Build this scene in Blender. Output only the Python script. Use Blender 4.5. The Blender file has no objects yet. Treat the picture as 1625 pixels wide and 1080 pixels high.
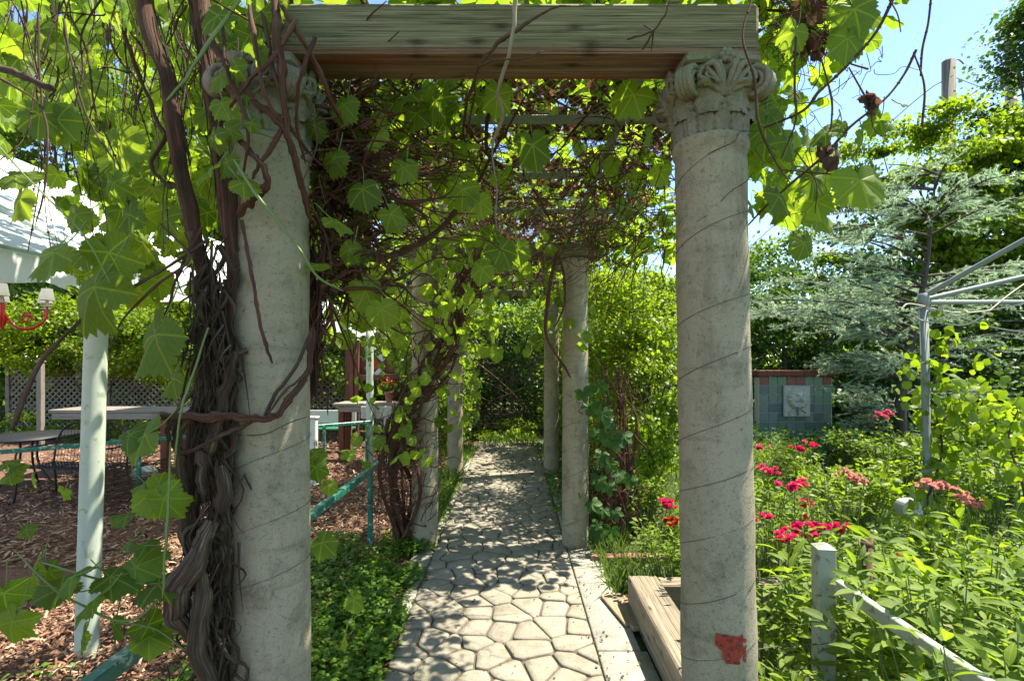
import bpy, math, random
import numpy as np
from mathutils import Vector, Matrix, noise

random.seed(7)
RNG = np.random.default_rng(11)
R = math.radians
SC = bpy.context.scene
COL = SC.collection

# ------------------------------------------------------------------ camera, sky, sun
CAMZ = 1.73
F = 812.0
HY = 572.0
cam_data = bpy.data.cameras.new('camera')
cam = bpy.data.objects.new('camera', cam_data)
COL.objects.link(cam)
cam.location = (0, 0, CAMZ)
cam.rotation_euler = (R(90), 0, 0)
cam_data.sensor_width = 36
cam_data.lens = 36 * F / 1625.0
cam_data.shift_y = 32 / 1625.0
cam_data.clip_start = 0.05
cam_data.clip_end = 600
SC.camera = cam

SUN = Vector((0.42, 0.15, 0.90)).normalized()
world = bpy.data.worlds.new('World')
SC.world = world
world.use_nodes = True
wn = world.node_tree.nodes
wl = world.node_tree.links
for n in list(wn):
    wn.remove(n)
sky = wn.new('ShaderNodeTexSky')
sky.sky_type = 'NISHITA'
sky.sun_disc = False
sky.sun_elevation = math.asin(SUN.z)
sky.sun_rotation = math.atan2(SUN.x, SUN.y)
sky.air_density = 0.7
sky.dust_density = 0.2
sky.ozone_density = 2.2
bg = wn.new('ShaderNodeBackground')
bg.inputs['Strength'].default_value = 0.125
wo = wn.new('ShaderNodeOutputWorld')
tint = wn.new('ShaderNodeMix'); tint.data_type = 'RGBA'; tint.blend_type = 'MULTIPLY'
tint.inputs[0].default_value = 1.0
tint.inputs[7].default_value = (.97, .965, .90, 1)      # the camera's warm white balance
wl.new(sky.outputs[0], tint.inputs[6])
wl.new(tint.outputs[2], bg.inputs['Color'])
wl.new(bg.outputs[0], wo.inputs['Surface'])

sun_data = bpy.data.lights.new('sun', 'SUN')
sun_data.energy = 4.3
sun_data.angle = R(0.5)
sun_data.color = (1.0, 0.94, 0.82)
sun = bpy.data.objects.new('sun', sun_data)
COL.objects.link(sun)
sun.rotation_euler = SUN.to_track_quat('Z', 'Y').to_euler()
sun.location = (6, 5, 15)

SC.view_settings.view_transform = 'Standard'
SC.view_settings.look = 'None'
SC.view_settings.exposure = 1.84
SC.view_settings.gamma = 1
SC.view_settings.use_curve_mapping = False
SC.render.engine = 'CYCLES'
SC.cycles.max_bounces = 10
SC.cycles.diffuse_bounces = 8
SC.cycles.transmission_bounces = 8
SC.cycles.transparent_max_bounces = 8


def P(px, py, Y):
    """a point of the place seen at photograph pixel (px, py), Y metres down the path"""
    return Vector(((px - 812) * Y / F, Y, CAMZ + (HY - py) * Y / F))


def G(px, py, z=0.0):
    Y = (CAMZ - z) * F / (py - HY)
    return P(px, py, Y)


# ------------------------------------------------------------------ object helpers
def link(o, parent=None):
    COL.objects.link(o)
    if parent is not None:
        o.parent = parent
    return o


def tag(o, label=None, cat=None, group=None, kind=None):
    if label: o['label'] = label
    if cat: o['category'] = cat
    if group: o['group'] = group
    if kind: o['kind'] = kind
    return o


def thing(name, label, cat, loc=(0, 0, 0), group=None):
    o = bpy.data.objects.new(name, None)
    o.empty_display_size = 0.1
    link(o)
    o.location = loc
    return tag(o, label, cat, group)


class MB:
    """collects geometry, builds it as one mesh"""
    def __init__(s):
        s.v = []; s.loops = []; s.sizes = []; s.uv = []; s.r = []; s.mi = []; s.n = 0

    def add(s, V, faces, uv=None, rnd=0.5, mi=0):
        # V (N,3); faces list of tuples
        V = np.asarray(V, dtype=np.float64).reshape(-1, 3)
        idx = []
        for f in faces:
            idx.extend(f)
            s.sizes.append(np.array([len(f)]))
        loops = np.array(idx, dtype=np.int64)
        s.v.append(V); s.loops.append(loops + s.n)
        if uv is None:
            s.uv.append(np.zeros((len(loops), 2)))
        else:
            s.uv.append(np.asarray(uv, dtype=np.float64)[loops])
        s.r.append(np.full(len(faces), rnd)); s.mi.append(np.full(len(faces), mi))
        s.n += len(V)

    def addn(s, V, Fc, uv=None, rnd=None, mi=0):
        """V (M,k,3) copies, Fc (f,c) constant-size faces of the template, uv (k,2)"""
        M, k, _ = V.shape
        Fc = np.asarray(Fc)
        f, c = Fc.shape
        loops = (Fc.reshape(-1)[None, :] + (np.arange(M) * k)[:, None]).reshape(-1) + s.n
        s.v.append(V.reshape(-1, 3)); s.loops.append(loops)
        s.sizes.append(np.full(M * f, c))
        if uv is None:
            s.uv.append(np.zeros((len(loops), 2)))
        else:
            s.uv.append(np.tile(np.asarray(uv)[Fc.reshape(-1)], (M, 1)))
        if rnd is None:
            rnd = RNG.random(M)
        s.r.append(np.repeat(np.broadcast_to(rnd, (M,)), f)); s.mi.append(np.full(M * f, mi))
        s.n += M * k

    def mesh(s, name, mats, smooth=True):
        me = bpy.data.meshes.new(name)
        if s.n:
            V = np.concatenate(s.v).astype(np.float32); L = np.concatenate(s.loops).astype(np.int32)
            S = np.concatenate(s.sizes).astype(np.int32)
            me.vertices.add(len(V)); me.vertices.foreach_set('co', V.ravel())
            me.loops.add(len(L)); me.loops.foreach_set('vertex_index', L)
            me.polygons.add(len(S))
            st = np.concatenate([[0], np.cumsum(S)[:-1]]).astype(np.int32)
            me.polygons.foreach_set('loop_start', st)
            me.polygons.foreach_set('loop_total', S)
            me.polygons.foreach_set('material_index', np.concatenate(s.mi).astype(np.int32))
            me.polygons.foreach_set('use_smooth', np.full(len(S), smooth))
            ul = me.uv_layers.new(name='UVMap')
            ul.data.foreach_set('uv', np.concatenate(s.uv).astype(np.float32).ravel())
            a = me.attributes.new('rnd', 'FLOAT', 'FACE')
            a.data.foreach_set('value', np.concatenate(s.r).astype(np.float32))
            me.update(calc_edges=True)
            me.validate()
        for m in (mats if isinstance(mats, (list, tuple)) else [mats]):
            me.materials.append(m)
        return me

    def build(s, name, mats, parent=None, smooth=True, kind=None):
        o = bpy.data.objects.new(name, s.mesh(name, mats, smooth))
        link(o, parent)
        if parent is not None:
            off = Vector((0, 0, 0)); q = parent
            while q is not None:
                off += q.location; q = q.parent
            o.location = -off            # geometry is written in world space
        if kind: o['kind'] = kind
        return o


def box(mb, c, s, rz=0.0, bev=0.006, rx=0.0, ry=0.0, rnd=0.5, mi=0, M=None):
    """bevelled box centre c size s"""
    hx, hy, hz = s[0] / 2, s[1] / 2, s[2] / 2
    b = min(bev, hx * .6, hy * .6, hz * .6)
    V = []; idx = {}
    for sx in (-1, 1):
        for sy in (-1, 1):
            for sz in (-1, 1):
                for ax in range(3):
                    p = [sx * (hx - b), sy * (hy - b), sz * (hz - b)]
                    p[ax] = (sx * hx, sy * hy, sz * hz)[ax]
                    idx[(sx, sy, sz, ax)] = len(V); V.append(p)
    Fs = []
    i = idx
    for ax in range(3):
        o1, o2 = [a for a in range(3) if a != ax]
        for sg in (-1, 1):
            q = []
            for a, bb in ((-1, -1), (1, -1), (1, 1), (-1, 1)):
                k = [0, 0, 0]; k[ax] = sg; k[o1] = a; k[o2] = bb
                q.append(i[(k[0], k[1], k[2], ax)])
            if (sg > 0) == (ax == 1): q.reverse()
            Fs.append(tuple(q))
    for ax in range(3):                       # edges parallel to ax
        o1, o2 = [a for a in range(3) if a != ax]
        for s1 in (-1, 1):
            for s2 in (-1, 1):
                def K(t, w):
                    k = [0, 0, 0]; k[ax] = t; k[o1] = s1; k[o2] = s2
                    return i[(k[0], k[1], k[2], w)]
                q = [K(-1, o1), K(1, o1), K(1, o2), K(-1, o2)]
                Fs.append(tuple(q))
    for sx in (-1, 1):
        for sy in (-1, 1):
            for sz in (-1, 1):
                q = [i[(sx, sy, sz, 0)], i[(sx, sy, sz, 1)], i[(sx, sy, sz, 2)]]
                Fs.append(tuple(q))
    V = np.array(V)
    # fix winding outward
    FF = []
    for f in Fs:
        pts = V[list(f)]
        n = np.cross(pts[1] - pts[0], pts[2] - pts[0])
        if np.dot(n, pts.mean(0)) < 0: f = tuple(reversed(f))
        FF.append(f)
    rot = M if M is not None else (Matrix.Rotation(rz, 3, 'Z') @ Matrix.Rotation(ry, 3, 'Y') @ Matrix.Rotation(rx, 3, 'X'))
    A = np.array(rot)[:3, :3]
    # uv: longest axis along u
    la = int(np.argmax(s)); ot = [a for a in range(3) if a != la]
    uv = np.stack([V[:, la], V[:, ot[0]] + V[:, ot[1]]], 1)
    mb.add(V @ A.T + np.array(c), FF, uv, rnd, mi)


def bar(mb, a, b, w, h=None, up=(0, 0, 1), bev=0.004, rnd=0.5, ext=0.0):
    a = Vector(a); b = Vector(b); h = h or w
    d = (b - a); L = d.length; d.normalize()
    up = Vector(up)
    if abs(d.dot(up)) > 0.98: up = Vector((0, 1, 0))
    sx = d.cross(up).normalized(); uz = sx.cross(d).normalized()
    M = Matrix((d, sx, uz)).transposed()
    box(mb, (a + b) / 2, (L + ext * 2, w, h), M=M, bev=bev, rnd=rnd)


def smooth_path(pts, n=6):
    pts = [Vector(p) for p in pts]
    if len(pts) < 3: return pts
    out = []
    Q = [pts[0] * 2 - pts[1]] + pts + [pts[-1] * 2 - pts[-2]]
    for i in range(1, len(Q) - 2):
        p0, p1, p2, p3 = Q[i - 1:i + 3]
        for k in range(n):
            t = k / n
            out.append(0.5 * ((2 * p1) + (p2 - p0) * t + (2 * p0 - 5 * p1 + 4 * p2 - p3) * t * t + (3 * p1 - p0 - 3 * p2 + p3) * t ** 3))
    out.append(pts[-1])
    return out


def tube(mb, pts, r, sides=6, cap=True, rnd=0.5, lump=0.0, flat=None, mi=0):
    """r: number or list; lump: radial irregularity"""
    P_ = np.array([tuple(p) for p in pts], dtype=float)
    n = len(P_)
    if n < 2: return
    rr = np.full(n, float(r)) if np.isscalar(r) else np.interp(np.linspace(0, 1, n), np.linspace(0, 1, len(r)), r)
    T = np.gradient(P_, axis=0)
    T /= (np.linalg.norm(T, axis=1, keepdims=True) + 1e-9)
    a = np.array([0.0, 0, 1.0]) if abs(T[0][2]) < 0.9 else np.array([1.0, 0, 0])
    N = np.zeros_like(P_)
    u = np.cross(T[0], a); u /= np.linalg.norm(u); N[0] = u
    for i in range(1, n):
        u = N[i - 1] - T[i] * np.dot(N[i - 1], T[i])
        u /= (np.linalg.norm(u) + 1e-9); N[i] = u
    B = np.cross(T, N)
    ang = np.linspace(0, 2 * np.pi, sides, endpoint=False)
    rad = rr[:, None] * np.ones((n, sides))
    if lump:
        ph = RNG.random(4) * 6.28
        z = np.arange(n)[:, None] * 0.35
        rad = rad * (1 + lump * (0.5 * np.sin(2 * ang[None] + ph[0] + z * .7) + 0.35 * np.sin(3 * ang[None] + ph[1] - z) + 0.3 * np.sin(5 * ang[None] + ph[2] + z * .3)) + lump * .5 * (RNG.random((n, 1)) - .5))
    V = P_[:, None, :] + rad[..., None] * (np.cos(ang)[None, :, None] * N[:, None, :] + np.sin(ang)[None, :, None] * B[:, None, :])
    V = V.reshape(-1, 3)
    Ln = np.concatenate([[0], np.cumsum(np.linalg.norm(np.diff(P_, axis=0), axis=1))])
    uv = np.stack([np.tile(ang / 6.283 * np.clip(rr.mean() * 6.283 / 0.05, .3, 99), n) if False else np.tile(ang * rr.mean(), n), np.repeat(Ln, sides)], 1)
    i = np.arange(n - 1)[:, None] * sides; j = np.arange(sides)[None]
    j2 = (j + 1) % sides
    q = np.stack([i + j, i + j2, i + sides + j2, i + sides + j], -1).reshape(-1, 4)
    mb.addn(V[None], q, uv, np.array([rnd]), mi)
    if cap and sides > 3:
        c0 = list(range(sides))[::-1]; c1 = [(n - 1) * sides + k for k in range(sides)]
        mb.add(V, [tuple(c0), tuple(c1)], uv, rnd, mi)


def lathe(mb, prof, c=(0, 0), seg=48, rnd=0.5, lean=(0, 0), warp=0.0):
    """prof list of (r,z)"""
    n = len(prof)
    ang = np.linspace(0, 2 * np.pi, seg, endpoint=False)
    r = np.array([p[0] for p in prof]); z = np.array([p[1] for p in prof])
    rad = r[:, None] * np.ones((n, seg))
    if warp:
        for i in range(n):
            for j in range(0, seg):
                rad[i, j] *= 1 + warp * noise.noise(Vector((math.cos(ang[j]) * 1.5, math.sin(ang[j]) * 1.5, z[i] * 3 + c[0] * 7)))
    X = c[0] + lean[0] * z[:, None] + rad * np.cos(ang); Y = c[1] + lean[1] * z[:, None] + rad * np.sin(ang)
    Z = z[:, None] * np.ones((1, seg))
    V = np.stack([X, Y, Z], -1).reshape(-1, 3)
    i = np.arange(n - 1)[:, None] * seg; j = np.arange(seg)[None]; j2 = (j + 1) % seg
    q = np.stack([i + j, i + j2, i + seg + j2, i + seg + j], -1).reshape(-1, 4)
    uv = np.stack([np.tile(ang * r.max(), n), np.repeat(z, seg)], 1)
    mb.addn(V[None], q, uv, np.array([rnd]))


# ------------------------------------------------------------------ materials
def mat(name):
    m = bpy.data.materials.new(name)
    m.use_nodes = True
    nt = m.node_tree
    for n in list(nt.nodes): nt.nodes.remove(n)
    out = nt.nodes.new('ShaderNodeOutputMaterial')
    return m, nt, out


class NT:
    def __init__(s, nt): s.nt = nt
    def node(s, t, **kw):
        n = s.nt.nodes.new(t)
        for k, v in kw.items():
            if k.startswith('i_'):
                n.inputs[k[2:].replace('_', ' ')].default_value = v
            else: setattr(n, k, v)
        return n
    def L(s, a, b): s.nt.links.new(a, b)
    def put(s, sock, v):
        if hasattr(v, 'is_output') or isinstance(v, bpy.types.NodeSocket): s.L(v, sock)
        else: sock.default_value = v
    def math(s, op, a, b=0.0, c=0.0, clamp=False):
        n = s.nt.nodes.new('ShaderNodeMath'); n.operation = op; n.use_clamp = clamp
        s.put(n.inputs[0], a); s.put(n.inputs[1], b); s.put(n.inputs[2], c)
        return n.outputs[0]
    def mix(s, f, a, b, mode='MIX'):
        n = s.nt.nodes.new('ShaderNodeMix'); n.data_type = 'RGBA'; n.blend_type = mode
        s.put(n.inputs[0], f)
        s.put(n.inputs[6], a if isinstance(a, bpy.types.NodeSocket) else (*a, 1) if len(a) == 3 else a)
        s.put(n.inputs[7], b if isinstance(b, bpy.types.NodeSocket) else (*b, 1) if len(b) == 3 else b)
        return n.outputs[2]
    def noise(s, vec, scale, detail=4, rough=.55, dist=0.0):
        n = s.nt.nodes.new('ShaderNodeTexNoise')
        n.inputs['Scale'].default_value = scale; n.inputs['Detail'].default_value = detail
        n.inputs['Roughness'].default_value = rough; n.inputs['Distortion'].default_value = dist
        if vec is not None: s.L(vec, n.inputs['Vector'])
        return n.outputs['Fac']
    def voro(s, vec, scale, feature='F1'):
        n = s.nt.nodes.new('ShaderNodeTexVoronoi'); n.feature = feature
        n.inputs['Scale'].default_value = scale
        if vec is not None: s.L(vec, n.inputs['Vector'])
        return n
    def mapping(s, vec, sc=(1, 1, 1), loc=(0, 0, 0)):
        n = s.nt.nodes.new('ShaderNodeMapping')
        n.inputs['Scale'].default_value = sc; n.inputs['Location'].default_value = loc
        s.L(vec, n.inputs['Vector'])
        return n.outputs[0]
    def ramp(s, f, stops):
        n = s.nt.nodes.new('ShaderNodeValToRGB')
        cr = n.color_ramp
        while len(cr.elements) < len(stops): cr.elements.new(0.5)
        for e, (p, c) in zip(cr.elements, stops):
            e.position = p; e.color = (*c, 1) if len(c) == 3 else c
        s.L(f, n.inputs[0])
        return n.outputs[0]
    def coord(s, which='Object'):
        if which == 'Geo': return s.nt.nodes.new('ShaderNodeNewGeometry').outputs['Position']
        return s.nt.nodes.new('ShaderNodeTexCoord').outputs[which]
    def attr(s):
        n = s.nt.nodes.new('ShaderNodeAttribute'); n.attribute_name = 'rnd'
        o = s.nt.nodes.new('ShaderNodeObjectInfo')
        return s.math('FRACT', s.math('ADD', n.outputs['Fac'], o.outputs['Random']))
    def bump(s, h, strength=.3, dist=.01):
        n = s.nt.nodes.new('ShaderNodeBump')
        n.inputs['Strength'].default_value = strength; n.inputs['Distance'].default_value = dist
        s.L(h, n.inputs['Height'])
        return n.outputs[0]
    def bsdf(s, out, color, rough=.6, normal=None, metal=0.0, spec=.4):
        n = s.nt.nodes.new('ShaderNodeBsdfPrincipled')
        s.put(n.inputs['Base Color'], color if isinstance(color, bpy.types.NodeSocket) else (*color, 1))
        s.put(n.inputs['Roughness'], rough); n.inputs['Metallic'].default_value = metal
        n.inputs['Specular IOR Level'].default_value = spec
        if normal is not None: s.L(normal, n.inputs['Normal'])
        if out is not None: s.L(n.outputs[0], out.inputs['Surface'])
        return n.outputs[0]


def leaf_mat(name, dark, mid, light, trans=.5, veins=True, rough=.45, kind='palm', tgain=(2.0, 2.0, 1.2)):
    m, nt, out = mat(name); t = NT(nt)
    r = t.attr()
    geo = t.coord('Geo')
    big = t.noise(geo, 1.3, 2)
    v = t.math('ADD', t.math('MULTIPLY', r, .75), t.math('MULTIPLY', t.math('SUBTRACT', big, .5), .8), clamp=True)
    col = t.ramp(v, [(0, dark), (.5, mid), (1, light)])
    fine = t.noise(geo, 60, 3)
    col = t.mix(t.math('MULTIPLY', fine, .35), col, (dark[0] * .6, dark[1] * .6, dark[2] * .6))
    br = t.math('MULTIPLY', t.math('SUBTRACT', t.noise(geo, 26, 4, .7), .64), 14, clamp=True)
    col = t.mix(t.math('MULTIPLY', br, .75 if veins and kind == 'palm' else .25), col, (.16, .10, .03))
    nrm = None
    if veins:
        sep = nt.nodes.new('ShaderNodeSeparateXYZ'); t.L(t.coord('UV'), sep.inputs[0])
        x = t.math('MULTIPLY', t.math('SUBTRACT', sep.outputs[0], .5), 2); y = t.math('MULTIPLY', t.math('SUBTRACT', sep.outputs[1], .5), 2)
        if kind == 'palm':
            th = t.math('ABSOLUTE', t.math('ARCTAN2', x, y)); rr = t.math('SQRT', t.math('ADD', t.math('MULTIPLY', x, x), t.math('MULTIPLY', y, y)))
            d = t.math('MINIMUM', th, t.math('MINIMUM', t.math('ABSOLUTE', t.math('SUBTRACT', th, .9)), t.math('ABSOLUTE', t.math('SUBTRACT', th, 1.95))))
            d = t.math('MULTIPLY', d, rr)
            sec = t.math('ABSOLUTE', t.math('SINE', t.math('SUBTRACT', t.math('MULTIPLY', rr, 22), t.math('MULTIPLY', d, 26))))
        else:
            d = t.math('ABSOLUTE', x)
            sec = t.math('ABSOLUTE', t.math('SINE', t.math('SUBTRACT', t.math('MULTIPLY', y, 14), t.math('MULTIPLY', d, 16))))
        line = t.math('SUBTRACT', 1, t.math('DIVIDE', d, .035), clamp=True)
        secl = t.math('MULTIPLY', t.math('SUBTRACT', 1, t.math('MULTIPLY', sec, 5), clamp=True), .45)
        vn = t.math('MAXIMUM', line, secl)
        if kind != 'palm': vn = t.math('MULTIPLY', vn, .5)
        col = t.mix(t.math('MULTIPLY', vn, .55), col, (min(light[0] * 1.5, .5), min(light[1] * 1.35, .6), light[2] * 1.6))
        nrm = t.bump(t.math('SUBTRACT', fine, t.math('MULTIPLY', vn, 1.2)), .35, .004)
    b = t.bsdf(None, col, rough, nrm, spec=.35)
    tr = nt.nodes.new('ShaderNodeBsdfTranslucent')
    tc = t.mix(1.0, col, (*tgain, 1), 'MULTIPLY')
    t.L(tc, tr.inputs['Color'])
    mx = nt.nodes.new('ShaderNodeMixShader'); mx.inputs[0].default_value = trans
    t.L(b, mx.inputs[1]); t.L(tr.outputs[0], mx.inputs[2]); t.L(mx.outputs[0], out.inputs['Surface'])
    return m


def bark_mat(name, a, b, c, fiber=(220, 9, 1), st=.8):
    m, nt, out = mat(name); t = NT(nt)
    uv = t.mapping(t.coord('UV'), fiber)
    n1 = t.noise(uv, 1.0, 5, .6, .6)
    n2 = t.noise(t.coord('Geo'), 14, 4)
    col = t.ramp(n1, [(.3, a), (.5, b), (.72, c)])
    col = t.mix(t.math('MULTIPLY', n2, .5), col, tuple(x * .55 for x in a))
    r = t.attr()
    col = t.mix(t.math('MULTIPLY', r, .5), col, tuple(x * .4 for x in b))
    h = t.math('ADD', n1, t.math('MULTIPLY', n2, .3))
    t.bsdf(out, col, .85, t.bump(h, st, .006), spec=.2)
    return m


def wood_mat(name, a, b, c, red=None, axis='X', scale=1.0, knots=True, st=.5):
    m, nt, out = mat(name); t = NT(nt)
    g = t.coord('Geo')
    s = {'X': (1.6, 38, 38), 'Y': (38, 1.6, 38), 'Z': (38, 38, 1.6)}[axis]
    mp = t.mapping(g, tuple(x * scale for x in s))
    n0 = t.noise(mp, 1.0, 6, .62, .8)
    mp2 = t.mapping(g, tuple(x * scale * (1 if x < 2 else 6) for x in s))
    n1 = t.noise(mp2, 1.0, 4, .6, .2)
    n2 = t.noise(g, 3.0, 3)
    col = t.ramp(n0, [(.25, a), (.5, b), (.75, c)])
    wv = nt.nodes.new('ShaderNodeTexWave'); wv.wave_type = 'BANDS'; wv.bands_direction = 'Z' if axis != 'Z' else 'X'
    wv.inputs['Scale'].default_value = 24 * scale; wv.inputs['Distortion'].default_value = 4; wv.inputs['Detail'].default_value = 3; wv.inputs['Detail Scale'].default_value = 1.2
    t.L(t.mapping(g, {'X': (.08, 1, 1), 'Y': (1, .08, 1), 'Z': (1, 1, .08)}[axis]), wv.inputs['Vector'])
    col = t.mix(t.math('MULTIPLY', t.math('MULTIPLY', t.math('POWER', wv.outputs['Fac'], 3), n2), .8), col, tuple(x * .45 for x in a))
    crack = t.math('MULTIPLY', t.math('SUBTRACT', n1, .585), 12, clamp=True)
    col = t.mix(t.math('MULTIPLY', crack, .75), col, tuple(x * .3 for x in a))
    if red is not None:
        msk = t.math('MULTIPLY', t.math('SUBTRACT', t.noise(t.mapping(g, tuple(x * .28 * scale for x in s)), 1.0, 3, .5, .5), .53), 9, clamp=True)
        col = t.mix(t.math('MULTIPLY', msk, .85), col, red)
    col = t.mix(t.math('MULTIPLY', n2, .35), col, tuple(x * .5 for x in b))
    h = t.math('SUBTRACT', n0, t.math('MULTIPLY', crack, .8))
    if knots:
        sp3 = nt.nodes.new('ShaderNodeSeparateXYZ'); t.L(g, sp3.inputs[0]); cb = nt.nodes.new('ShaderNodeCombineXYZ')
        al, ac = {'X': (0, 1), 'Y': (1, 0), 'Z': (2, 0)}[axis]
        t.L(t.math('MULTIPLY', sp3.outputs[al], 3.6), cb.inputs[0])
        t.L(t.math('MULTIPLY', t.math('ADD', sp3.outputs[ac], sp3.outputs[2] if axis != 'Z' else sp3.outputs[1]), 8.5), cb.inputs[1])
        vk = nt.nodes.new('ShaderNodeTexVoronoi'); vk.voronoi_dimensions = '2D'; vk.inputs['Scale'].default_value = 1.0; t.L(cb.outputs[0], vk.inputs['Vector'])
        kv = t.math('ADD', vk.outputs['Distance'], t.math('MULTIPLY', t.math('SUBTRACT', n0, .5), .10))
        kn = t.math('SUBTRACT', 1, t.math('DIVIDE', kv, .13), clamp=True)
        kh = t.math('MULTIPLY', t.math('SUBTRACT', 1, t.math('DIVIDE', kv, .3), clamp=True), t.math('ABSOLUTE', t.math('SINE', t.math('MULTIPLY', kv, 130))))
        col = t.mix(t.math('MULTIPLY', kh, .35), col, tuple(x * .4 for x in a))
        col = t.mix(t.math('MULTIPLY', kn, .9, clamp=True), col, (.035, .02, .012))
        h = t.math('SUBTRACT', h, kn)
    t.bsdf(out, col, .8, t.bump(h, st, .005), spec=.25)
    return m


def plain(name, color, rough=.5, metal=0.0, var=.25, scale=12, bump=.15, spec=.4, second=None, thr=.55, patch=8):
    m, nt, out = mat(name); t = NT(nt)
    g = t.coord('Geo')
    n = t.noise(g, scale, 5)
    col = t.mix(t.math('MULTIPLY', n, var * 2, clamp=True), color, tuple(x * .6 for x in color))
    if second is not None:
        n2 = t.noise(g, patch, 6, .65)
        col = t.mix(t.math('MULTIPLY', t.math('SUBTRACT', n2, thr), 22, clamp=True), col, second)
    t.bsdf(out, col, rough, t.bump(n, bump, .004), metal, spec)
    return m


def concrete_mat(name, base, dark, alg, st=.35, fine=220, tint_var=.0):
    m, nt, out = mat(name); t = NT(nt)
    g = t.coord('Geo')
    big = t.noise(t.mapping(g, (1.6, 1.6, .8)), 2.2, 5, .6)
    mid = t.noise(g, 9, 6, .7)
    fi = t.noise(g, fine, 3, .7)
    if name == 'painted_concrete':
        mp_ = nt.nodes.new('ShaderNodeMapping'); mp_.inputs['Rotation'].default_value = (0, 0, R(-17)); mp_.inputs['Scale'].default_value = (1.6, 13, 1)
        t.L(t.coord('UV'), mp_.inputs['Vector'])
        seam = t.math('MULTIPLY', t.math('SUBTRACT', t.noise(mp_.outputs[0], 1.0, 5, .65, .3), .56), 6, clamp=True)
    else: seam = None
    pit = t.voro(g, 120).outputs['Distance']
    pits = t.math('SUBTRACT', 1, t.math('DIVIDE', pit, t.math('MULTIPLY', mid, .42)), clamp=True)
    col = t.mix(t.math('MULTIPLY', t.math('SUBTRACT', big, .42), 3.0, clamp=True), base, alg)
    st2 = t.math('MULTIPLY', t.math('SUBTRACT', t.noise(t.mapping(g, (5, 5, .9)), 1.4, 6, .7), .55), 5, clamp=True)
    col = t.mix(t.math('MULTIPLY', st2, .85), col, dark)
    if seam is not None: col = t.mix(t.math('MULTIPLY', seam, .6), col, dark)
    rv = t.attr()
    col = t.mix(t.math('MULTIPLY', rv, tint_var), col, tuple(x * .55 for x in base))
    col = t.mix(t.math('MULTIPLY', t.math('SUBTRACT', mid, .50), 3.4, clamp=True), col, dark)
    sp_ = t.math('MULTIPLY', t.math('SUBTRACT', t.noise(g, 70, 4, .75), .56), 9, clamp=True)
    col = t.mix(t.math('MULTIPLY', sp_, .55), col, tuple(x * .5 for x in dark))
    col = t.mix(t.math('MULTIPLY', pits, .55), col, tuple(x * .45 for x in dark))
    col = t.mix(t.math('MULTIPLY', t.math('SUBTRACT', fi, .4), 1.2, clamp=True), col, tuple(x * .6 for x in base))
    h = t.math('SUBTRACT', t.math('ADD', mid, t.math('MULTIPLY', fi, .5)), t.math('MULTIPLY', pits, .8))
    t.bsdf(out, col, .9, t.bump(h, st, .004), spec=.2)
    return m


M = {}
M['grape'] = leaf_mat('grape_leaf', (.08, .14, .012), (.15, .235, .020), (.25, .33, .028), .55, tgain=(2.4, 2.3, 1.3), rough=.6)
M['grape_bg'] = leaf_mat('vine_leaf', (.07, .13, .012), (.15, .23, .016), (.26, .33, .022), .5, veins=False, tgain=(2.1, 2.1, 1.1))
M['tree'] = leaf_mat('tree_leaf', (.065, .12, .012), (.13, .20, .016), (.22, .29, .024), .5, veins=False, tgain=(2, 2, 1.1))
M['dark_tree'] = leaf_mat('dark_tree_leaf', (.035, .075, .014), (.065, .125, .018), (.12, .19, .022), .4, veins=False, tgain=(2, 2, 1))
M['maple'] = leaf_mat('maple_leaf', (.10, .165, .010), (.19, .27, .014), (.29, .36, .020), .5, veins=False, tgain=(1.9, 1.9, 1))
M['creeper'] = leaf_mat('creeper_leaf', (.03, .08, .010), (.05, .12, .012), (.08, .16, .016), .35, rough=.55, kind='oval')
M['plant'] = leaf_mat('plant_leaf', (.08, .14, .014), (.155, .235, .018), (.25, .33, .028), .45, rough=.62, kind='oval', tgain=(2.0, 1.95, 1.0))
M['clover'] = leaf_mat('clover_leaf', (.07, .14, .012), (.12, .22, .016), (.20, .30, .025), .45, veins=False)
M['grass'] = leaf_mat('grass_blade', (.05, .10, .015), (.10, .17, .022), (.18, .24, .045), .35, veins=False)
M['needle'] = leaf_mat('spruce_needle', (.34, .42, .29), (.48, .56, .40), (.62, .68, .50), .5, veins=False, tgain=(1.3, 1.5, 1.2))
M['dead'] = leaf_mat('dead_leaf', (.05, .028, .016), (.12, .06, .035), (.26, .16, .10), .3, veins=False, rough=.8, tgain=(1.5, 1.2, 1))
M['petal'] = leaf_mat('rose_petal', (.70, .010, .10), (.85, .05, .22), (.90, .22, .40), .3, veins=False, rough=.5, tgain=(1.2, 1.2, 1.2))
M['petal_pink'] = leaf_mat('pink_petal', (.60, .06, .14), (.7, .12, .22), (.8, .28, .35), .3, veins=False, rough=.5, tgain=(1.1, 1.1, 1.1))
M['petal_red'] = leaf_mat('red_petal', (.60, .006, .004), (.7, .015, .01), (.8, .04, .02), .3, veins=False, rough=.5, tgain=(1.1, 1.1, 1.1))
M['petal_faded'] = leaf_mat('faded_petal', (.72, .26, .2), (.82, .42, .33), (.88, .6, .48), .3, veins=False, rough=.7, tgain=(1.1, 1.1, 1.1))
M['bark'] = bark_mat('old_vine_bark', (.022, .014, .008), (.10, .067, .04), (.32, .25, .17), fiber=(190, 8, 1), st=1.0)
M['bark_red'] = bark_mat('young_cane_bark', (.045, .02, .012), (.13, .06, .034), (.28, .16, .095), fiber=(260, 9, 1), st=.9)
M['bark_tree'] = bark_mat('tree_bark', (.05, .04, .03), (.10, .08, .06), (.17, .15, .12), fiber=(40, 5, 1))
M['cane'] = bark_mat('thin_cane_bark', (.05, .03, .02), (.11, .065, .04), (.2, .14, .09), fiber=(150, 8, 1), st=.4)
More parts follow.
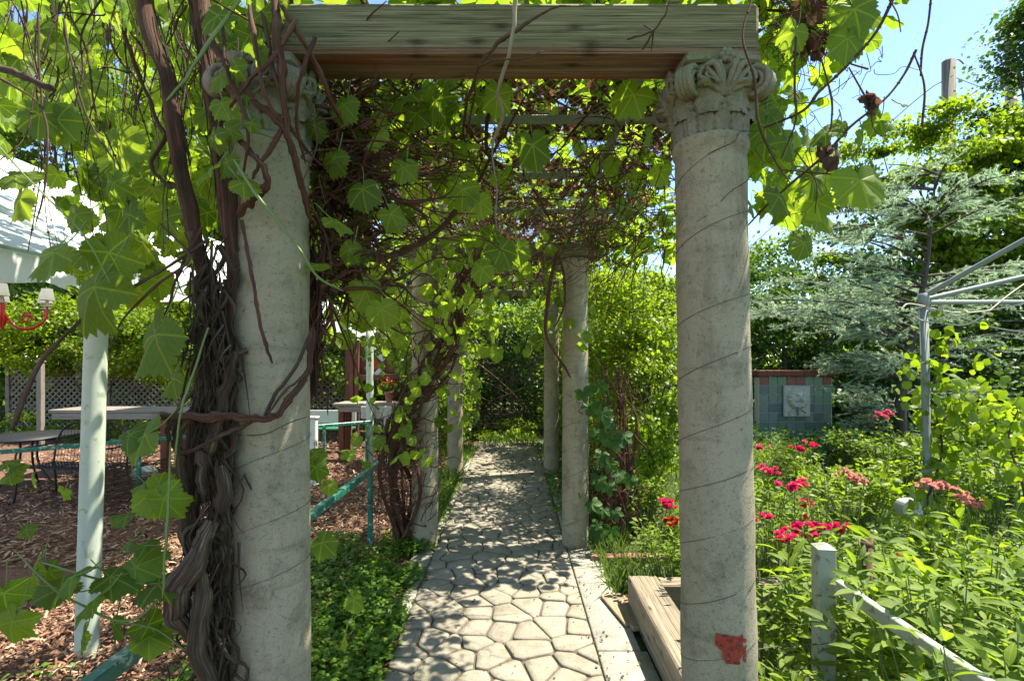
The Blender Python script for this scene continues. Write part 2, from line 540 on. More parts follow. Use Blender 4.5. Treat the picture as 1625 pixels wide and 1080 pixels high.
M['cane_pale'] = bark_mat('pale_shoot', (.2, .17, .11), (.3, .27, .18), (.42, .38, .27), fiber=(150, 8, 1), st=.3)
M['cane_green'] = plain('green_shoot', (.14, .2, .05), .5, var=.2)
M['beam'] = wood_mat('weathered_green_timber', (.085, .08, .04), (.19, .18, .09), (.33, .31, .19), scale=1.5, st=.9)
M['beam_under'] = wood_mat('cedar_underside', (.12, .08, .05), (.23, .165, .115), (.37, .28, .20), red=(.24, .05, .025), scale=1.4, st=.9)
M['timber'] = wood_mat('bed_timber', (.15, .115, .075), (.27, .22, .15), (.40, .34, .25), axis='Y', scale=1.0, st=.9)
M['timber_x'] = wood_mat('bed_timber_cross', (.15, .115, .075), (.27, .22, .15), (.40, .34, .25), axis='X', scale=1.0, st=.9)
M['board'] = wood_mat('plywood_board', (.28, .19, .11), (.38, .27, .17), (.46, .34, .22), axis='Y', knots=False)
M['plank'] = wood_mat('grey_plank', (.16, .13, .10), (.28, .24, .19), (.4, .35, .29), axis='X', knots=False)
M['post_red'] = wood_mat('red_brown_post', (.10, .035, .02), (.18, .065, .04), (.26, .11, .07), axis='Z', knots=False)
M['pole_wood'] = wood_mat('utility_pole_wood', (.12, .10, .075), (.2, .17, .13), (.3, .26, .2), axis='Z', knots=False, scale=.5)
M['column'] = concrete_mat('painted_concrete', (.35, .305, .20), (.135, .11, .066), (.27, .26, .145), st=.9)
M['capital'] = concrete_mat('carved_concrete', (.25, .22, .16), (.075, .055, .038), (.17, .19, .095), st=1.0)
M['slab'] = concrete_mat('stamped_stone', (.34, .295, .225), (.135, .118, .078), (.23, .22, .145), st=1.0, fine=150, tint_var=.55)
M['kerb'] = concrete_mat('border_concrete', (.33, .31, .255), (.18, .16, .12), (.25, .25, .20), st=.8, fine=150)
M['mortar'] = plain('path_mortar', (.12, .10, .065), .95, var=.4, scale=60, bump=.6)
M['white_paint'] = plain('white_paint', (.47, .52, .41), .65, var=.25, scale=18, second=(.30, .34, .22), thr=.58, patch=11)
M['white_rail'] = plain('peeling_white_paint', (.31, .34, .25), .8, var=.25, scale=25, second=(.15, .13, .09), thr=.57, patch=22)
M['green_paint'] = plain('chipped_green_paint', (.015, .15, .105), .35, var=.2, second=(.33, .38, .30), thr=.57, patch=20)
M['galv'] = plain('galvanised_steel', (.24, .27, .23), .6, .1, var=.25, scale=30)
M['mesh_wire'] = plain('mesh_wire', (.36, .30, .25), .5, .2)
M['wire'] = plain('dark_wire', (.13, .11, .085), .7, .2)
M['black'] = plain('black_iron', (.018, .018, .018), .5, .2)
M['rust'] = plain('rusty_steel', (.13, .065, .04), .85, .1, var=.4, scale=50, second=(.05, .035, .03), thr=.55, patch=40)
M['red_metal'] = plain('red_enamel', (.5, .02, .015), .3)
M['shade'] = plain('white_shade', (.75, .74, .68), .7, var=.08)
M['rope'] = plain('cotton_rope', (.5, .45, .33), .9, var=.3, scale=200, bump=.6)
M['lattice'] = plain('lattice_wood', (.22, .20, .155), .8, var=.3, second=(.14, .12, .09), thr=.55)
M['tile_green'] = plain('green_tile', (.12, .20, .13), .35, var=.3, scale=40)
M['tile_blue'] = plain('blue_tile', (.10, .135, .125), .35, var=.3, scale=40)
M['tile_grey'] = plain('grey_tile', (.17, .20, .155), .4, var=.3, scale=40)
M['tile_red'] = plain('brown_red_tile', (.22, .07, .045), .45, var=.3, scale=40)
M['stone'] = plain('cast_stone', (.48, .46, .38), .85, var=.3, scale=30, bump=.4)
M['brick'] = plain('brick_red', (.27, .13, .09), .85, var=.4, scale=40)
M['terra'] = plain('terracotta', (.35, .14, .08), .8)
M['grey_box'] = plain('grey_plastic', (.42, .43, .40), .5, var=.15)
M['redpatch'] = plain('flaking_red_paint', (.36, .045, .02), .7, var=.45, scale=60, bump=.9, second=(.12, .02, .012), thr=.52, patch=70)
M['stall_green'] = plain('stall_green', (.02, .13, .06), .6)
M['stall_red'] = plain('stall_red', (.5, .02, .015), .6)
M['stall_white'] = plain('stall_white', (.6, .6, .55), .6)
M['insul'] = plain('wire_black', (.03, .03, .03), .6)

# tent cloth: lets part of the light through
m_, nt_, out_ = mat('tent_cloth'); t_ = NT(nt_)
b_ = t_.bsdf(None, (.78, .80, .76), .55, t_.bump(t_.noise(t_.coord('Geo'), 5, 4), .2, .02))
tr_ = nt_.nodes.new('ShaderNodeBsdfTranslucent'); tr_.inputs[0].default_value = (.75, .8, .72, 1)
mx_ = nt_.nodes.new('ShaderNodeMixShader'); mx_.inputs[0].default_value = .3
t_.L(b_, mx_.inputs[1]); t_.L(tr_.outputs[0], mx_.inputs[2]); t_.L(mx_.outputs[0], out_.inputs['Surface'])
M['tent'] = m_

# ground: brown mulch on the seating side, earth and moss toward the garden
m_, nt_, out_ = mat('ground_soil'); t_ = NT(nt_)
g_ = t_.coord('Geo')
sx_ = nt_.nodes.new('ShaderNodeSeparateXYZ'); t_.L(g_, sx_.inputs[0])
n1_ = t_.noise(g_, 35, 6, .7); n2_ = t_.noise(g_, 2.2, 4)
mul_ = t_.ramp(n1_, [(.3, (.05, .026, .016)), (.5, (.13, .07, .045)), (.7, (.26, .16, .11))])
soil_ = t_.ramp(n1_, [(.3, (.02, .03, .010)), (.5, (.05, .065, .02)), (.72, (.10, .13, .04))])
k_ = t_.math('MULTIPLY', t_.math('ADD', sx_.outputs[0], t_.math('MULTIPLY', n2_, 1.2)), 2.0, clamp=True)
far_ = t_.math('MULTIPLY', t_.math('SUBTRACT', sx_.outputs[1], 12.0), 1.5, clamp=True)
k_ = t_.math('MAXIMUM', k_, far_)
t_.bsdf(out_, t_.mix(k_, mul_, soil_), .95, t_.bump(n1_, .9, .02), spec=.15)
M['ground'] = m_

# wood chips with a colour of their own each
m_, nt_, out_ = mat('wood_chip'); t_ = NT(nt_)
t_.bsdf(out_, t_.ramp(t_.attr(), [(0, (.06, .03, .017)), (.35, (.16, .08, .045)), (.7, (.26, .15, .09)), (1, (.44, .33, .22))]), .85, spec=.2)
M['chip'] = m_

# ------------------------------------------------------------------ leaf templates
def ring_leaf(theta, rad, rings, zf):
    n = len(theta)
    V = [(0, 0, zf(0, 0))]
    for q in rings:
        for th, r in zip(theta, rad):
            rr = r * q if q > .9 else (r * q * .5 + q * .5 * np.mean(rad))
            x = rr * math.sin(th); y = rr * math.cos(th)
            V.append((x, y, zf(x, y)))
    Fs = []
    for i in range(n):
        j = (i + 1) % n
        Fs.append((0, 1 + j, 1 + i))
    for k in range(len(rings) - 1):
        for i in range(n):
            j = (i + 1) % n
            a, b, c, d = 1 + k * n + i, 1 + k * n + j, 1 + (k + 1) * n + j, 1 + (k + 1) * n + i
            Fs += [(a, b, c), (a, c, d)]
    V = np.array(V)
    uv = np.stack([V[:, 0] * .5 + .5, V[:, 1] * .5 + .5], 1)
    return V, np.array(Fs), uv


def grape_tmpl(n=60, teeth=.06, rings=(.5, 1.0), cup=.18, seed=0, lobe=1.0):
    rg = np.random.default_rng(seed)
    ctrl = np.array([[0, 1.0], [24, .74], [50, .90], [78, .60], [110, .74], [150, .55], [168, .42], [180, .10]])
    ctrl[:, 1] = np.where(np.isin(ctrl[:, 0], [24, 78]), 1 - (1 - ctrl[:, 1]) * lobe, ctrl[:, 1])
    th = np.linspace(-180, 180, n, endpoint=False) + 360 / n / 2
    rad = np.interp(np.abs(th), ctrl[:, 0], ctrl[:, 1])
    if teeth:
        rad = rad * (1 + teeth * np.where(np.arange(n) % 2 == 0, 1, -1) * (0.6 + .8 * rg.random(n)))
    ph = rg.random(3) * 6; rg0 = rg.random() * 1.4
    def zf(x, y):
        r = math.hypot(x, y); a = math.atan2(x, y)
        return -cup * r * r * (.4 + rg0) + .06 * r * math.cos(a * 5 + ph[0] * .1) + .11 * r * r * math.sin(2 * a + ph[1]) + .07 * r * r * math.sin(3 * a + ph[2]) + .02 * math.sin(x * 9 + ph[0]) * math.sin(y * 8 + ph[1]) - .10 * abs(x) * (1 if rg is None else .6)
    return ring_leaf(np.radians(th), rad, rings, zf)


def oval_tmpl(w=.3, n=5, fold=.25, droop=.3):
    """lance-shaped leaf, base at origin, tip at y=1"""
    V = []; Fs = []
    for i in range(n + 1):
        t = i / n
        ww = w * math.sin(math.pi * min(1, t * .92 + .04)) ** .8 if 0 < i < n else 0.012
        z = -droop * t * t
        V += [(-ww, t, z + fold * ww), (0, t, z), (ww, t, z + fold * ww)]
    for i in range(n):
        a = i * 3
        Fs += [(a, a + 1, a + 4), (a, a + 4, a + 3), (a + 1, a + 2, a + 5), (a + 1, a + 5, a + 4)]
    V = np.array(V)
    uv = np.stack([V[:, 0] * .5 + .5, V[:, 1] * .5 + .5], 1)
    return V, np.array(Fs), uv


def blade_tmpl(w=.03, droop=.35):
    V = np.array([(-w, 0, 0), (w, 0, 0), (-w * .8, .5, -droop * .2), (w * .8, .5, -droop * .2), (0, 1, -droop)])
    return V, np.array([(0, 1, 3), (0, 3, 2), (2, 3, 4)]), np.stack([V[:, 0] + .5, V[:, 1]], 1)


def quad_tmpl(w=.42, fold=.15):
    V = np.array([(0, 0, 0), (w, .45, fold * .5), (0, 1, -.12), (-w, .45, fold * .5)])
    return V, np.array([(0, 1, 2), (0, 2, 3)]), np.stack([V[:, 0] * .5 + .5, V[:, 1] * .5 + .5], 1)


TG = [grape_tmpl(54, .055, (.3, .65, 1.0), .22, s, lo) for s, lo in ((1, .9), (2, .6), (3, 1.2), (4, .75), (9, .5), (10, 1.05), (11, .85))]
TGL = [grape_tmpl(14, .05, (1.0,), .2, s, 1.0) for s in (5, 6)]
TGS = grape_tmpl(8, .12, (1.0,), .25, 8, 1.0)
TO = oval_tmpl(.20, 5); TOW = oval_tmpl(.36, 5, .2, .2); TON = oval_tmpl(.15, 5, .3, .35); TOS = oval_tmpl(.33, 2, .2, .15)
TQ = quad_tmpl(); TB = blade_tmpl()


def unit(a):
    a = np.asarray(a, dtype=float)
    return a / (np.linalg.norm(a, axis=-1, keepdims=True) + 1e-9)


def frames(tip, nrm):
    y = unit(tip); z = nrm - (nrm * y).sum(-1, keepdims=True) * y
    z = unit(z + 1e-6); x = np.cross(y, z)
    return x, y, z


def scatter(mb, tm, pos, tip, nrm, size, rnd=None, mi=0):
    V, Fs, uv = tm
    x, y, z = frames(tip, nrm)
    s = np.broadcast_to(size, (len(pos),))[:, None, None]
    W = pos[:, None, :] + s * (V[None, :, 0:1] * x[:, None] + V[None, :, 1:2] * y[:, None] + V[None, :, 2:3] * z[:, None])
    mb.addn(W, Fs, uv, rnd, mi)


def tmesh(name, tm, m, smooth=True):
    b = MB(); b.add(tm[0], [tuple(f) for f in tm[1]], tm[2], 0.0)
    return b.mesh(name, m, smooth)


LEAF_ME = [tmesh('grape_leaf_mesh', t, M['grape']) for t in TG]
PLANT_ME = [tmesh('plant_leaf_mesh', t, M['plant']) for t in (TO, TON, TOW)]
CREEPER_ME = tmesh('creeper_leaf_mesh', TOW, M['creeper'])


def instances(parent, name, meshes, pos, tip, nrm, size, rg=RNG):
    x, y, z = frames(tip, nrm)
    off = np.array(parent.location) if parent else np.zeros(3)
    size = np.broadcast_to(size, (len(pos),))
    wx = rg.uniform(.72, 1.08, len(pos))
    for i in range(len(pos)):
        o = bpy.data.objects.new(name, meshes[int(rg.integers(len(meshes)))])
        COL.objects.link(o); o.parent = parent
        m = Matrix.Identity(4)
        for r in range(3):
            m[r][0] = x[i][r] * size[i] * wx[i]; m[r][1] = y[i][r] * size[i]; m[r][2] = z[i][r] * size[i]
            m[r][3] = pos[i][r] - off[r]
        o.matrix_basis = m


def region(n, x0, x1, y0, y1, Y0, Y1, rg=RNG):
    px = rg.uniform(x0, x1, n); py = rg.uniform(y0, y1, n); Y = rg.uniform(Y0, Y1, n)
    return np.stack([(px - 812) * Y / F, Y, CAMZ + (HY - py) * Y / F], 1)


def hang(n, down=.8, spread=1.0, up=.55, rg=RNG):
    tip = rg.normal(0, .5 * spread, (n, 3)); tip[:, 2] -= down
    nrm = rg.normal(0, .6, (n, 3)); nrm[:, 2] += up
    return tip, nrm


# ------------------------------------------------------------------ the ground
def grid_sheet(name, xs, ys, hf, m, label=None):
    X, Y = np.meshgrid(xs, ys)
    Z = np.array([[hf(x, y) for x in xs] for y in ys])
    V = np.stack([X, Y, Z], -1).reshape(-1, 3)
    nx = len(xs); ny = len(ys)
    i = np.arange(ny - 1)[:, None] * nx; j = np.arange(nx - 1)[None]
    q = np.stack([i + j, i + j + 1, i + nx + j + 1, i + nx + j], -1).reshape(-1, 4)
    mb = MB(); mb.addn(V[None], q, None, np.array([.5]))
    o = mb.build(name, m)
    return tag(o, kind='structure', label=label)


def gh(x, y):
    far = max(abs(x) - 1.3, 0) if abs(x) < 12 else 10
    e = min(1, max(0, (abs(x + .03) - 1.0) / .6))
    return -0.012 + e * (.03 + .03 * noise.noise(Vector((x * .8, y * .8, 0))) + .015 * noise.noise(Vector((x * 3, y * 3, 5))))


xs = np.concatenate([[-150, -60, -30, -18], np.linspace(-12, 12, 130), [18, 30, 60, 150]])
ys = np.concatenate([[-30, -10, -2], np.linspace(0, 16, 90), [20, 30, 60, 200]])
grid_sheet('ground', xs, ys, gh, M['ground'], 'brown mulch and garden soil')

# ------------------------------------------------------------------ the stone path
path_bed = MB(); box(path_bed, (-.10, 6.3, -.035), (1.20, 9.2, .09), bev=.004)
pb = path_bed.build('path', M['mortar']); tag(pb, 'stamped flagstone garden path with dark joints', kind='structure')


def clip(poly, a, b, c):
    out = []
    for i in range(len(poly)):
        p = poly[i]; q = poly[(i + 1) % len(poly)]
        dp = a * p[0] + b * p[1] - c; dq = a * q[0] + b * q[1] - c
        if dp <= 0: out.append(p)
        if (dp < 0) != (dq < 0):
            t = dp / (dp - dq); out.append((p[0] + (q[0] - p[0]) * t, p[1] + (q[1] - p[1]) * t))
    return out


def slabs():
    rg = random.Random(4)
    pts = []
    x0, x1, y0, y1 = -.695, .495, 1.9, 10.85
    tries = 0
    while tries < 9000:
        tries += 1
        p = (rg.uniform(x0, x1), rg.uniform(y0, y1))
        if all((p[0] - q[0]) ** 2 + ((p[1] - q[1]) * 1.15) ** 2 > rg.choice((.12, .15, .20, .27)) ** 2 for q in pts): pts.append(p)
    for i, p in enumerate(pts):
        poly = [(x0, y0), (x1, y0), (x1, y1), (x0, y1)]
        for j, q in enumerate(pts):
            if j == i or abs(p[0] - q[0]) > .9 or abs(p[1] - q[1]) > .9: continue
            a, b = q[0] - p[0], q[1] - p[1]; d = math.hypot(a, b)
            a /= d; b /= d
            c = a * (p[0] + q[0]) / 2 + b * (p[1] + q[1]) / 2 - .0062
            poly = clip(poly, a, b, c)
            if len(poly) < 3: break
        if len(poly) < 3: continue
        for _ in range(2):                                # round the corners
            w = .09 if _ == 0 else .22
            nn = []
            for k in range(len(poly)):
                a = poly[k]; b = poly[(k + 1) % len(poly)]
                nn.append((a[0] * (1 - w) + b[0] * w, a[1] * (1 - w) + b[1] * w)); nn.append((a[0] * w + b[0] * (1 - w), a[1] * w + b[1] * (1 - w)))
            poly = nn
        n = len(poly); cx = sum(a for a, b in poly) / n; cy = sum(b for a, b in poly) / n
        h = rg.uniform(.022, .030); tx = rg.uniform(-.02, .02); ty = rg.uniform(-.02, .02)
        V = []
        for (s, z) in ((1.0, .0), (.99, h - .006), (.955, h), (.55, h + .0015)):
            for k, (a, b) in enumerate(poly):
                wob = 1 + .045 * noise.noise(Vector((a * 20, b * 20, s)))
                xx = cx + (a - cx) * s * wob; yy = cy + (b - cy) * s * wob
                V.append((xx, yy, z + (tx * (xx - cx) + ty * (yy - cy) if z > 0 else 0)))
        Fs = []
        for r in range(3):
            for k in range(n):
                k2 = (k + 1) % n
                Fs.append((r * n + k, r * n + k2, (r + 1) * n + k2, (r + 1) * n + k))
        Fs.append(tuple(3 * n + k for k in range(n)))
        mb = MB(); mb.add(V, Fs, None, rg.random())
        o = mb.build('stone', M['slab'], pb)


slabs()
# plain concrete border along the right of the path, cast in lengths, and the narrow left edge
kb = thing('path_border', None, None); del_ = kb.name
kb['kind'] = 'structure'; kb['label'] = 'smooth concrete strip along the right side of the path'
for i, (ya, yb, xa, xb) in enumerate([(1.6, 3.02, .506, .80), (3.03, 4.75, .506, .765), (4.76, 6.6, .506, .70), (6.61, 8.6, .506, .68), (8.61, 10.8, .506, .67)]):
    mb = MB(); box(mb, ((xa + xb) / 2, (ya + yb) / 2, -.02), (xb - xa, yb - ya, .08), bev=.008)
    mb.build('concrete_slab', M['kerb'], kb)
kl = thing('path_edging', None, None); kl['kind'] = 'structure'; kl['label'] = 'broken concrete edging on the left side of the path'
for ya, yb, xa in [(3.2, 3.95, -.80), (3.97, 4.62, -.88), (4.9, 7.4, -.78), (7.42, 10.6, -.78)]:
    mb = MB(); box(mb, ((xa - .706) / 2, (ya + yb) / 2, -.024), (-.706 - xa, yb - ya, .075), bev=.01)
    mb.build('concrete_slab', M['kerb'], kl)

# ------------------------------------------------------------------ mulch, litter and ground plants
def on_ground(n, x0, x1, y0, y1, z=.03, rg=RNG):
    x = rg.uniform(x0, x1, n); y = rg.uniform(y0, y1, n)
    return np.stack([x, y, np.full(n, z)], 1)


mb = MB()
for (n, x0, x1, y0, y1, s0, s1) in [(15000, -3.4, -1.25, 1.8, 5.2, .02, .065), (17000, -6.5, -1.2, 4.2, 8.5, .03, .08), (9000, -8.5, -1.0, 8, 12, .03, .09)]:
    p = on_ground(n, x0, x1, y0, y1, .04); p[:, 2] += RNG.uniform(-.02, .035, n)
    tip = RNG.normal(0, 1, (n, 3)); tip[:, 2] *= .3; nrm = RNG.normal(0, .35, (n, 3)); nrm[:, 2] += 1
    w = RNG.random(n)
    scatter(mb, (np.array([(-.14, 0, 0), (.14, .05, 0), (.11, 1, .03), (-.12, .93, 0), (0, .5, .1)]), np.array([(0, 1, 4), (1, 2, 4), (2, 3, 4), (3, 0, 4)]), None),
            p, tip, nrm, RNG.uniform(s0, s1, n))
tag(mb.build('wood_chips', M['chip'], smooth=False), 'red-brown wood chip mulch spread under the tent', kind='stuff')

mb = MB()
n = 2600
p = np.concatenate([on_ground(900, -.75, .55, 2.2, 10.8, .032), on_ground(160, .5, .8, 2.2, 6, .026), on_ground(1200, .7, 4, 2.5, 8, .04)])
p[:900, 0] = np.where(RNG.random(900) < .6, np.where(RNG.random(900) < .5, RNG.normal(-.72, .06, 900), RNG.normal(.5, .05, 900)), p[:900, 0])
tip = RNG.normal(0, 1, (len(p), 3)); tip[:, 2] *= .25; nrm = RNG.normal(0, .3, (len(p), 3)); nrm[:, 2] += 1
scatter(mb, TQ, p, tip, nrm, RNG.uniform(.004, .024, len(p)))
tag(mb.build('leaf_litter', M['dead'], smooth=False), 'small dry leaves fallen along the path edges', kind='stuff')


def clumpy(n, x0, x1, y0, y1, rg=RNG, thr=0.0, sc=2.2):
    out = []
    while len(out) < n:
        x = rg.uniform(x0, x1); y = rg.uniform(y0, y1)
        if noise.noise(Vector((x * sc, y * sc, 3))) > thr + rg.normal(0, .12): out.append((x, y, .02))
    return np.array(out)


mb = MB()
p = np.concatenate([clumpy(12500, -1.75, -.71, 2.0, 4.9, thr=-.18), clumpy(2600, -1.1, -.70, 4.6, 10.4, thr=-.1), clumpy(1500, .46, .75, 4.9, 10.4, thr=-.1), clumpy(900, -2.6, -1.7, 1.8, 3.4, thr=.05)])
p[:, 0] += RNG.normal(0, .03, len(p)); p[:, 2] += RNG.random(len(p)) ** 1.5 * .10
tip = RNG.normal(0, .8, (len(p), 3)); tip[:, 2] = np.abs(tip[:, 2]) * .3; nrm = RNG.normal(0, .35, (len(p), 3)); nrm[:, 2] += 1
scatter(mb, TGS, p, tip, nrm, RNG.uniform(.012, .03, len(p)))
tag(mb.build('ground_cover', M['clover']), 'low green clover creeping beside the left path edge', kind='stuff')

mb = MB()
p = np.concatenate([on_ground(14000, .9, 7.5, 3.6, 9.5, .0), on_ground(1500, .72, 1.0, 3.7, 8, 0), on_ground(1500, -.6, .5, 10.2, 12, 0), on_ground(1600, -.95, -.78, 4.7, 10, 0)])
jt = on_ground(420, -.72, .52, 2.3, 10.6, .012); p = np.concatenate([p, jt])
tip = RNG.normal(0, .45, (len(p), 3)); tip[:, 2] = 1; nrm = RNG.normal(0, 1, (len(p), 3)); nrm[:, 2] = .2
scatter(mb, TB, p, tip, nrm, np.where(np.arange(len(p)) >= len(p) - 420, RNG.uniform(.015, .04, len(p)), RNG.uniform(.06, .26, len(p))))
tag(mb.build('grass', M['grass']), 'rough grass growing between the garden plants', kind='stuff')

# ------------------------------------------------------------------ columns
def spiral_relief(mb, c, ex, ez, en, r0, turns, w, sgn=1, depth=.012):
    """scroll made of a tapering raised band"""
    pts = []; rad = []
    n = 26
    for i in range(n):
        t = i / (n - 1)
        a = t * turns * 2 * math.pi
        r = r0 * (1 - t) ** .8 + .002
        pts.append(c + ex * (sgn * r * math.cos(a)) + ez * (r * math.sin(a)) + en * (depth * t)); rad.append(w * (1 - .5 * t))
    tube(mb, pts, rad, 6)


def capital(parent, cx, cy, z0, h, rbase, rtop, lean=(0, 0)):
    seg = 64
    bell = MB()
    lathe(bell, [(rbase * .93, z0), (rbase * .95, z0 + .02), (rbase * .97, z0 + h * .3), (rbase * 1.03, z0 + h * .55), (rtop * .80, z0 + h * .85), (rtop * .86, z0 + h * .9), (0.01, z0 + h * .92)], (cx, cy), 40, warp=.04)
    bell.build('bell', M['capital'], parent)
    # abacus with concave sides
    ab = MB(); V = []; n = 40
    prof = [(.93, z0 + h * .86), (1.0, z0 + h * .885), (1.0, z0 + h * .94), (.95, z0 + h * .955), (.97, z0 + h)]
    for s, z in prof:
        for k in range(n):
            a = 2 * math.pi * k / n + math.pi / 4
            m_ = abs(((a - math.pi / 4) % (math.pi / 2)) - math.pi / 4) / (math.pi / 4)   # 1 at corner, 0 mid side
            r = rtop * (.80 + .24 * m_ ** 2.2) * s
            V.append((cx + r * math.cos(a), cy + r * math.sin(a), z))
    Fs = []
    for r in range(len(prof) - 1):
        for k in range(n):
            k2 = (k + 1) % n; Fs.append((r * n + k, r * n + k2, (r + 1) * n + k2, (r + 1) * n + k))
    Fs.append(tuple(range(n))[::-1]); Fs.append(tuple((len(prof) - 1) * n + k for k in range(n)))
    ab.add(V, Fs); ab.build('abacus', M['capital'], parent, smooth=False)
    # lower ring of upright tongues
    for k in range(14):
        a = 2 * math.pi * k / 14 + .2
        mb = MB(); d = Vector((math.cos(a), math.sin(a), 0))
        acanthus(mb, Vector((cx, cy, z0)) + d * rbase * .93, d, h * .36, rbase * .22, .010, 5, curl=.25)
        mb.build('tongue_leaf', M['capital'], parent)
    for k in range(8):
        a = 2 * math.pi * k / 8 + math.pi / 8
        mb = MB(); d = Vector((math.cos(a), math.sin(a), 0))
        acanthus(mb, Vector((cx, cy, z0 + h * .22)) + d * rbase * .97, d, h * .45, rbase * .40, .018, 7, curl=1.0)
        mb.build('acanthus_leaf', M['capital'], parent)
    # faces: palmette, scrolls, flower
    for k in range(4):
        a = math.pi / 2 * k - math.pi / 2
        d = Vector((math.cos(a), math.sin(a), 0)); e = Vector((-math.sin(a), math.cos(a), 0)); u = Vector((0, 0, 1))
        base = Vector((cx, cy, z0 + h * .42)) + d * (rbase * 1.04)
        mb = MB()
        for q, an in enumerate((-58, -36, -13, 13, 36, 58)):
            an = R(an); L = h * (.42 - .08 * abs(q - 2.5) / 2.5)
            pts = []
            for i in range(7):
                t = i / 6
                pts.append(base + e * math.sin(an) * L * t * (1 + .25 * t) + u * (math.cos(an) * L * t) + d * (.006 + .022 * t * t + .006 * math.sin(t * 3)))
            tube(mb, pts, [.004, .0095, .0115, .006], 6, lump=.2)
        mb.build('palmette', M['capital'], parent)
        for sg in (-1, 1):
            mb = MB()
            c = base + e * sg * rbase * .50 + u * h * .20 + d * .016
            spiral_relief(mb, c, e, u, (d + e * sg * .1), .034, 1.7, .0085, -sg)
            pts = [base + d * .01 + e * sg * .01, base + e * sg * .018 + u * h * .13 + d * .022, base + e * sg * .04 + u * h * .33 + d * .035, c + u * .031 + e * sg * .01 + d * .006]
            tube(mb, smooth_path(pts, 5), [.005, .008, .009, .007], 6)
            mb.build('scroll', M['capital'], parent)
        mb = MB()
        for q in range(6):
            an = q * math.pi / 3
            p = Vector((cx, cy, z0 + h * .90)) + d * (rtop * .86) + (e * math.cos(an) + u * math.sin(an)) * .013
            blob(mb, p, .011, 4)
        blob(mb, Vector((cx, cy, z0 + h * .90)) + d * (rtop * .88), .010, 5)
        mb.build('flower', M['capital'], parent)
    # corner volutes
    for k in range(4):
        a = math.pi / 2 * k + math.pi / 4
        d = Vector((math.cos(a), math.sin(a), 0)); e = Vector((-math.sin(a), math.cos(a), 0)); u = Vector((0, 0, 1))
        c = Vector((cx, cy, z0 + h * .60)) + d * (rtop * .96)
        mb = MB()
        for off in (-.018, -.006, .006, .018):
            pts = []; n = 30
            for i in range(n):
                t = i / (n - 1); an = t * 2.1 * 2 * math.pi - .3; r = .042 * (1 - t) ** .75 + .002
                pts.append(c + d * r * math.sin(an) * -1 * -1 + u * r * math.cos(an) + e * off)
            tube(mb, pts, [.0105, .009, .006], 6, lump=.08)
        pts = [Vector((cx, cy, z0 + h * .45)) + d * rbase * 1.0, Vector((cx, cy, z0 + h * .72)) + d * rbase * 1.25, c + u * .046 + d * -.004]
        for off in (-.015, 0, .015):
            tube(mb, [p + e * off for p in smooth_path(pts, 5)], [.009, .011, .010], 6, lump=.1)
        mb.build('volute', M['capital'], parent)


def blob(mb, c, r, n=5, rnd=.5, sq=1.0):
    V = []; Fs = []
    for i in range(n):
        ph = math.pi * (i + .5) / n
        for j in range(6):
            a = j * math.pi / 3
            V.append((c[0] + r * math.sin(ph) * math.cos(a), c[1] + r * math.sin(ph) * math.sin(a), c[2] + r * sq * math.cos(ph)))
    for i in range(n - 1):
        for j in range(6):
            k = (j + 1) % 6; Fs.append((i * 6 + j, (i + 1) * 6 + j, (i + 1) * 6 + k, i * 6 + k))
    Fs.append(tuple(range(6))); Fs.append(tuple((n - 1) * 6 + j for j in range(5, -1, -1)))
    mb.add(V, Fs, None, rnd)


def acanthus(mb, base, d, L, w, th, lobes=7, curl=1.0):
    u = Vector((0, 0, 1)); e = u.cross(d)
    rows = 12; cols = 9
    V = []
    for i in range(rows):
        t = i / (rows - 1)
        out = th + curl * .035 * max(0, t - .45) ** 1.5 * 3.2
        zz = L * (t if t < .85 else .85 + (t - .85) * (1 - 1.6 * curl))
        wid = w * (.75 + .45 * math.sin(t * math.pi * .8)) * (1 - .55 * max(0, t - .75) * 3) * (1 + .16 * math.sin(t * lobes * 3.2))
        for j in range(cols):
            s = j / (cols - 1) * 2 - 1
            gro = .004 * math.cos(s * math.pi * 3.0) + .005 * (1 - abs(s)) - th * .8 * abs(s) ** 3
            V.append(base + e * (s * wid) + d * (out + gro) + u * (zz + .012 * abs(s) * -1 * t))
    Fs = []
    for i in range(rows - 1):
        for j in range(cols - 1):
            a = i * cols + j; Fs.append((a, a + 1, a + cols + 1, a + cols))
    # back side closes the leaf onto the bell
    nb = len(V)
    for i in range(rows):
        for j in (0, cols - 1):
            V.append(V[i * cols + j] - d * (th * 1.4))
    for i in range(rows - 1):
        Fs.append((i * cols, (i + 1) * cols, nb + (i + 1) * 2, nb + i * 2))
        Fs.append((i * cols + cols - 1, nb + i * 2 + 1, nb + (i + 1) * 2 + 1, (i + 1) * cols + cols - 1))
    Fs.append(tuple((rows - 1) * cols + j for j in range(cols)) + (nb + (rows - 1) * 2 + 1, nb + (rows - 1) * 2))
    mb.add([tuple(v) for v in V], Fs)


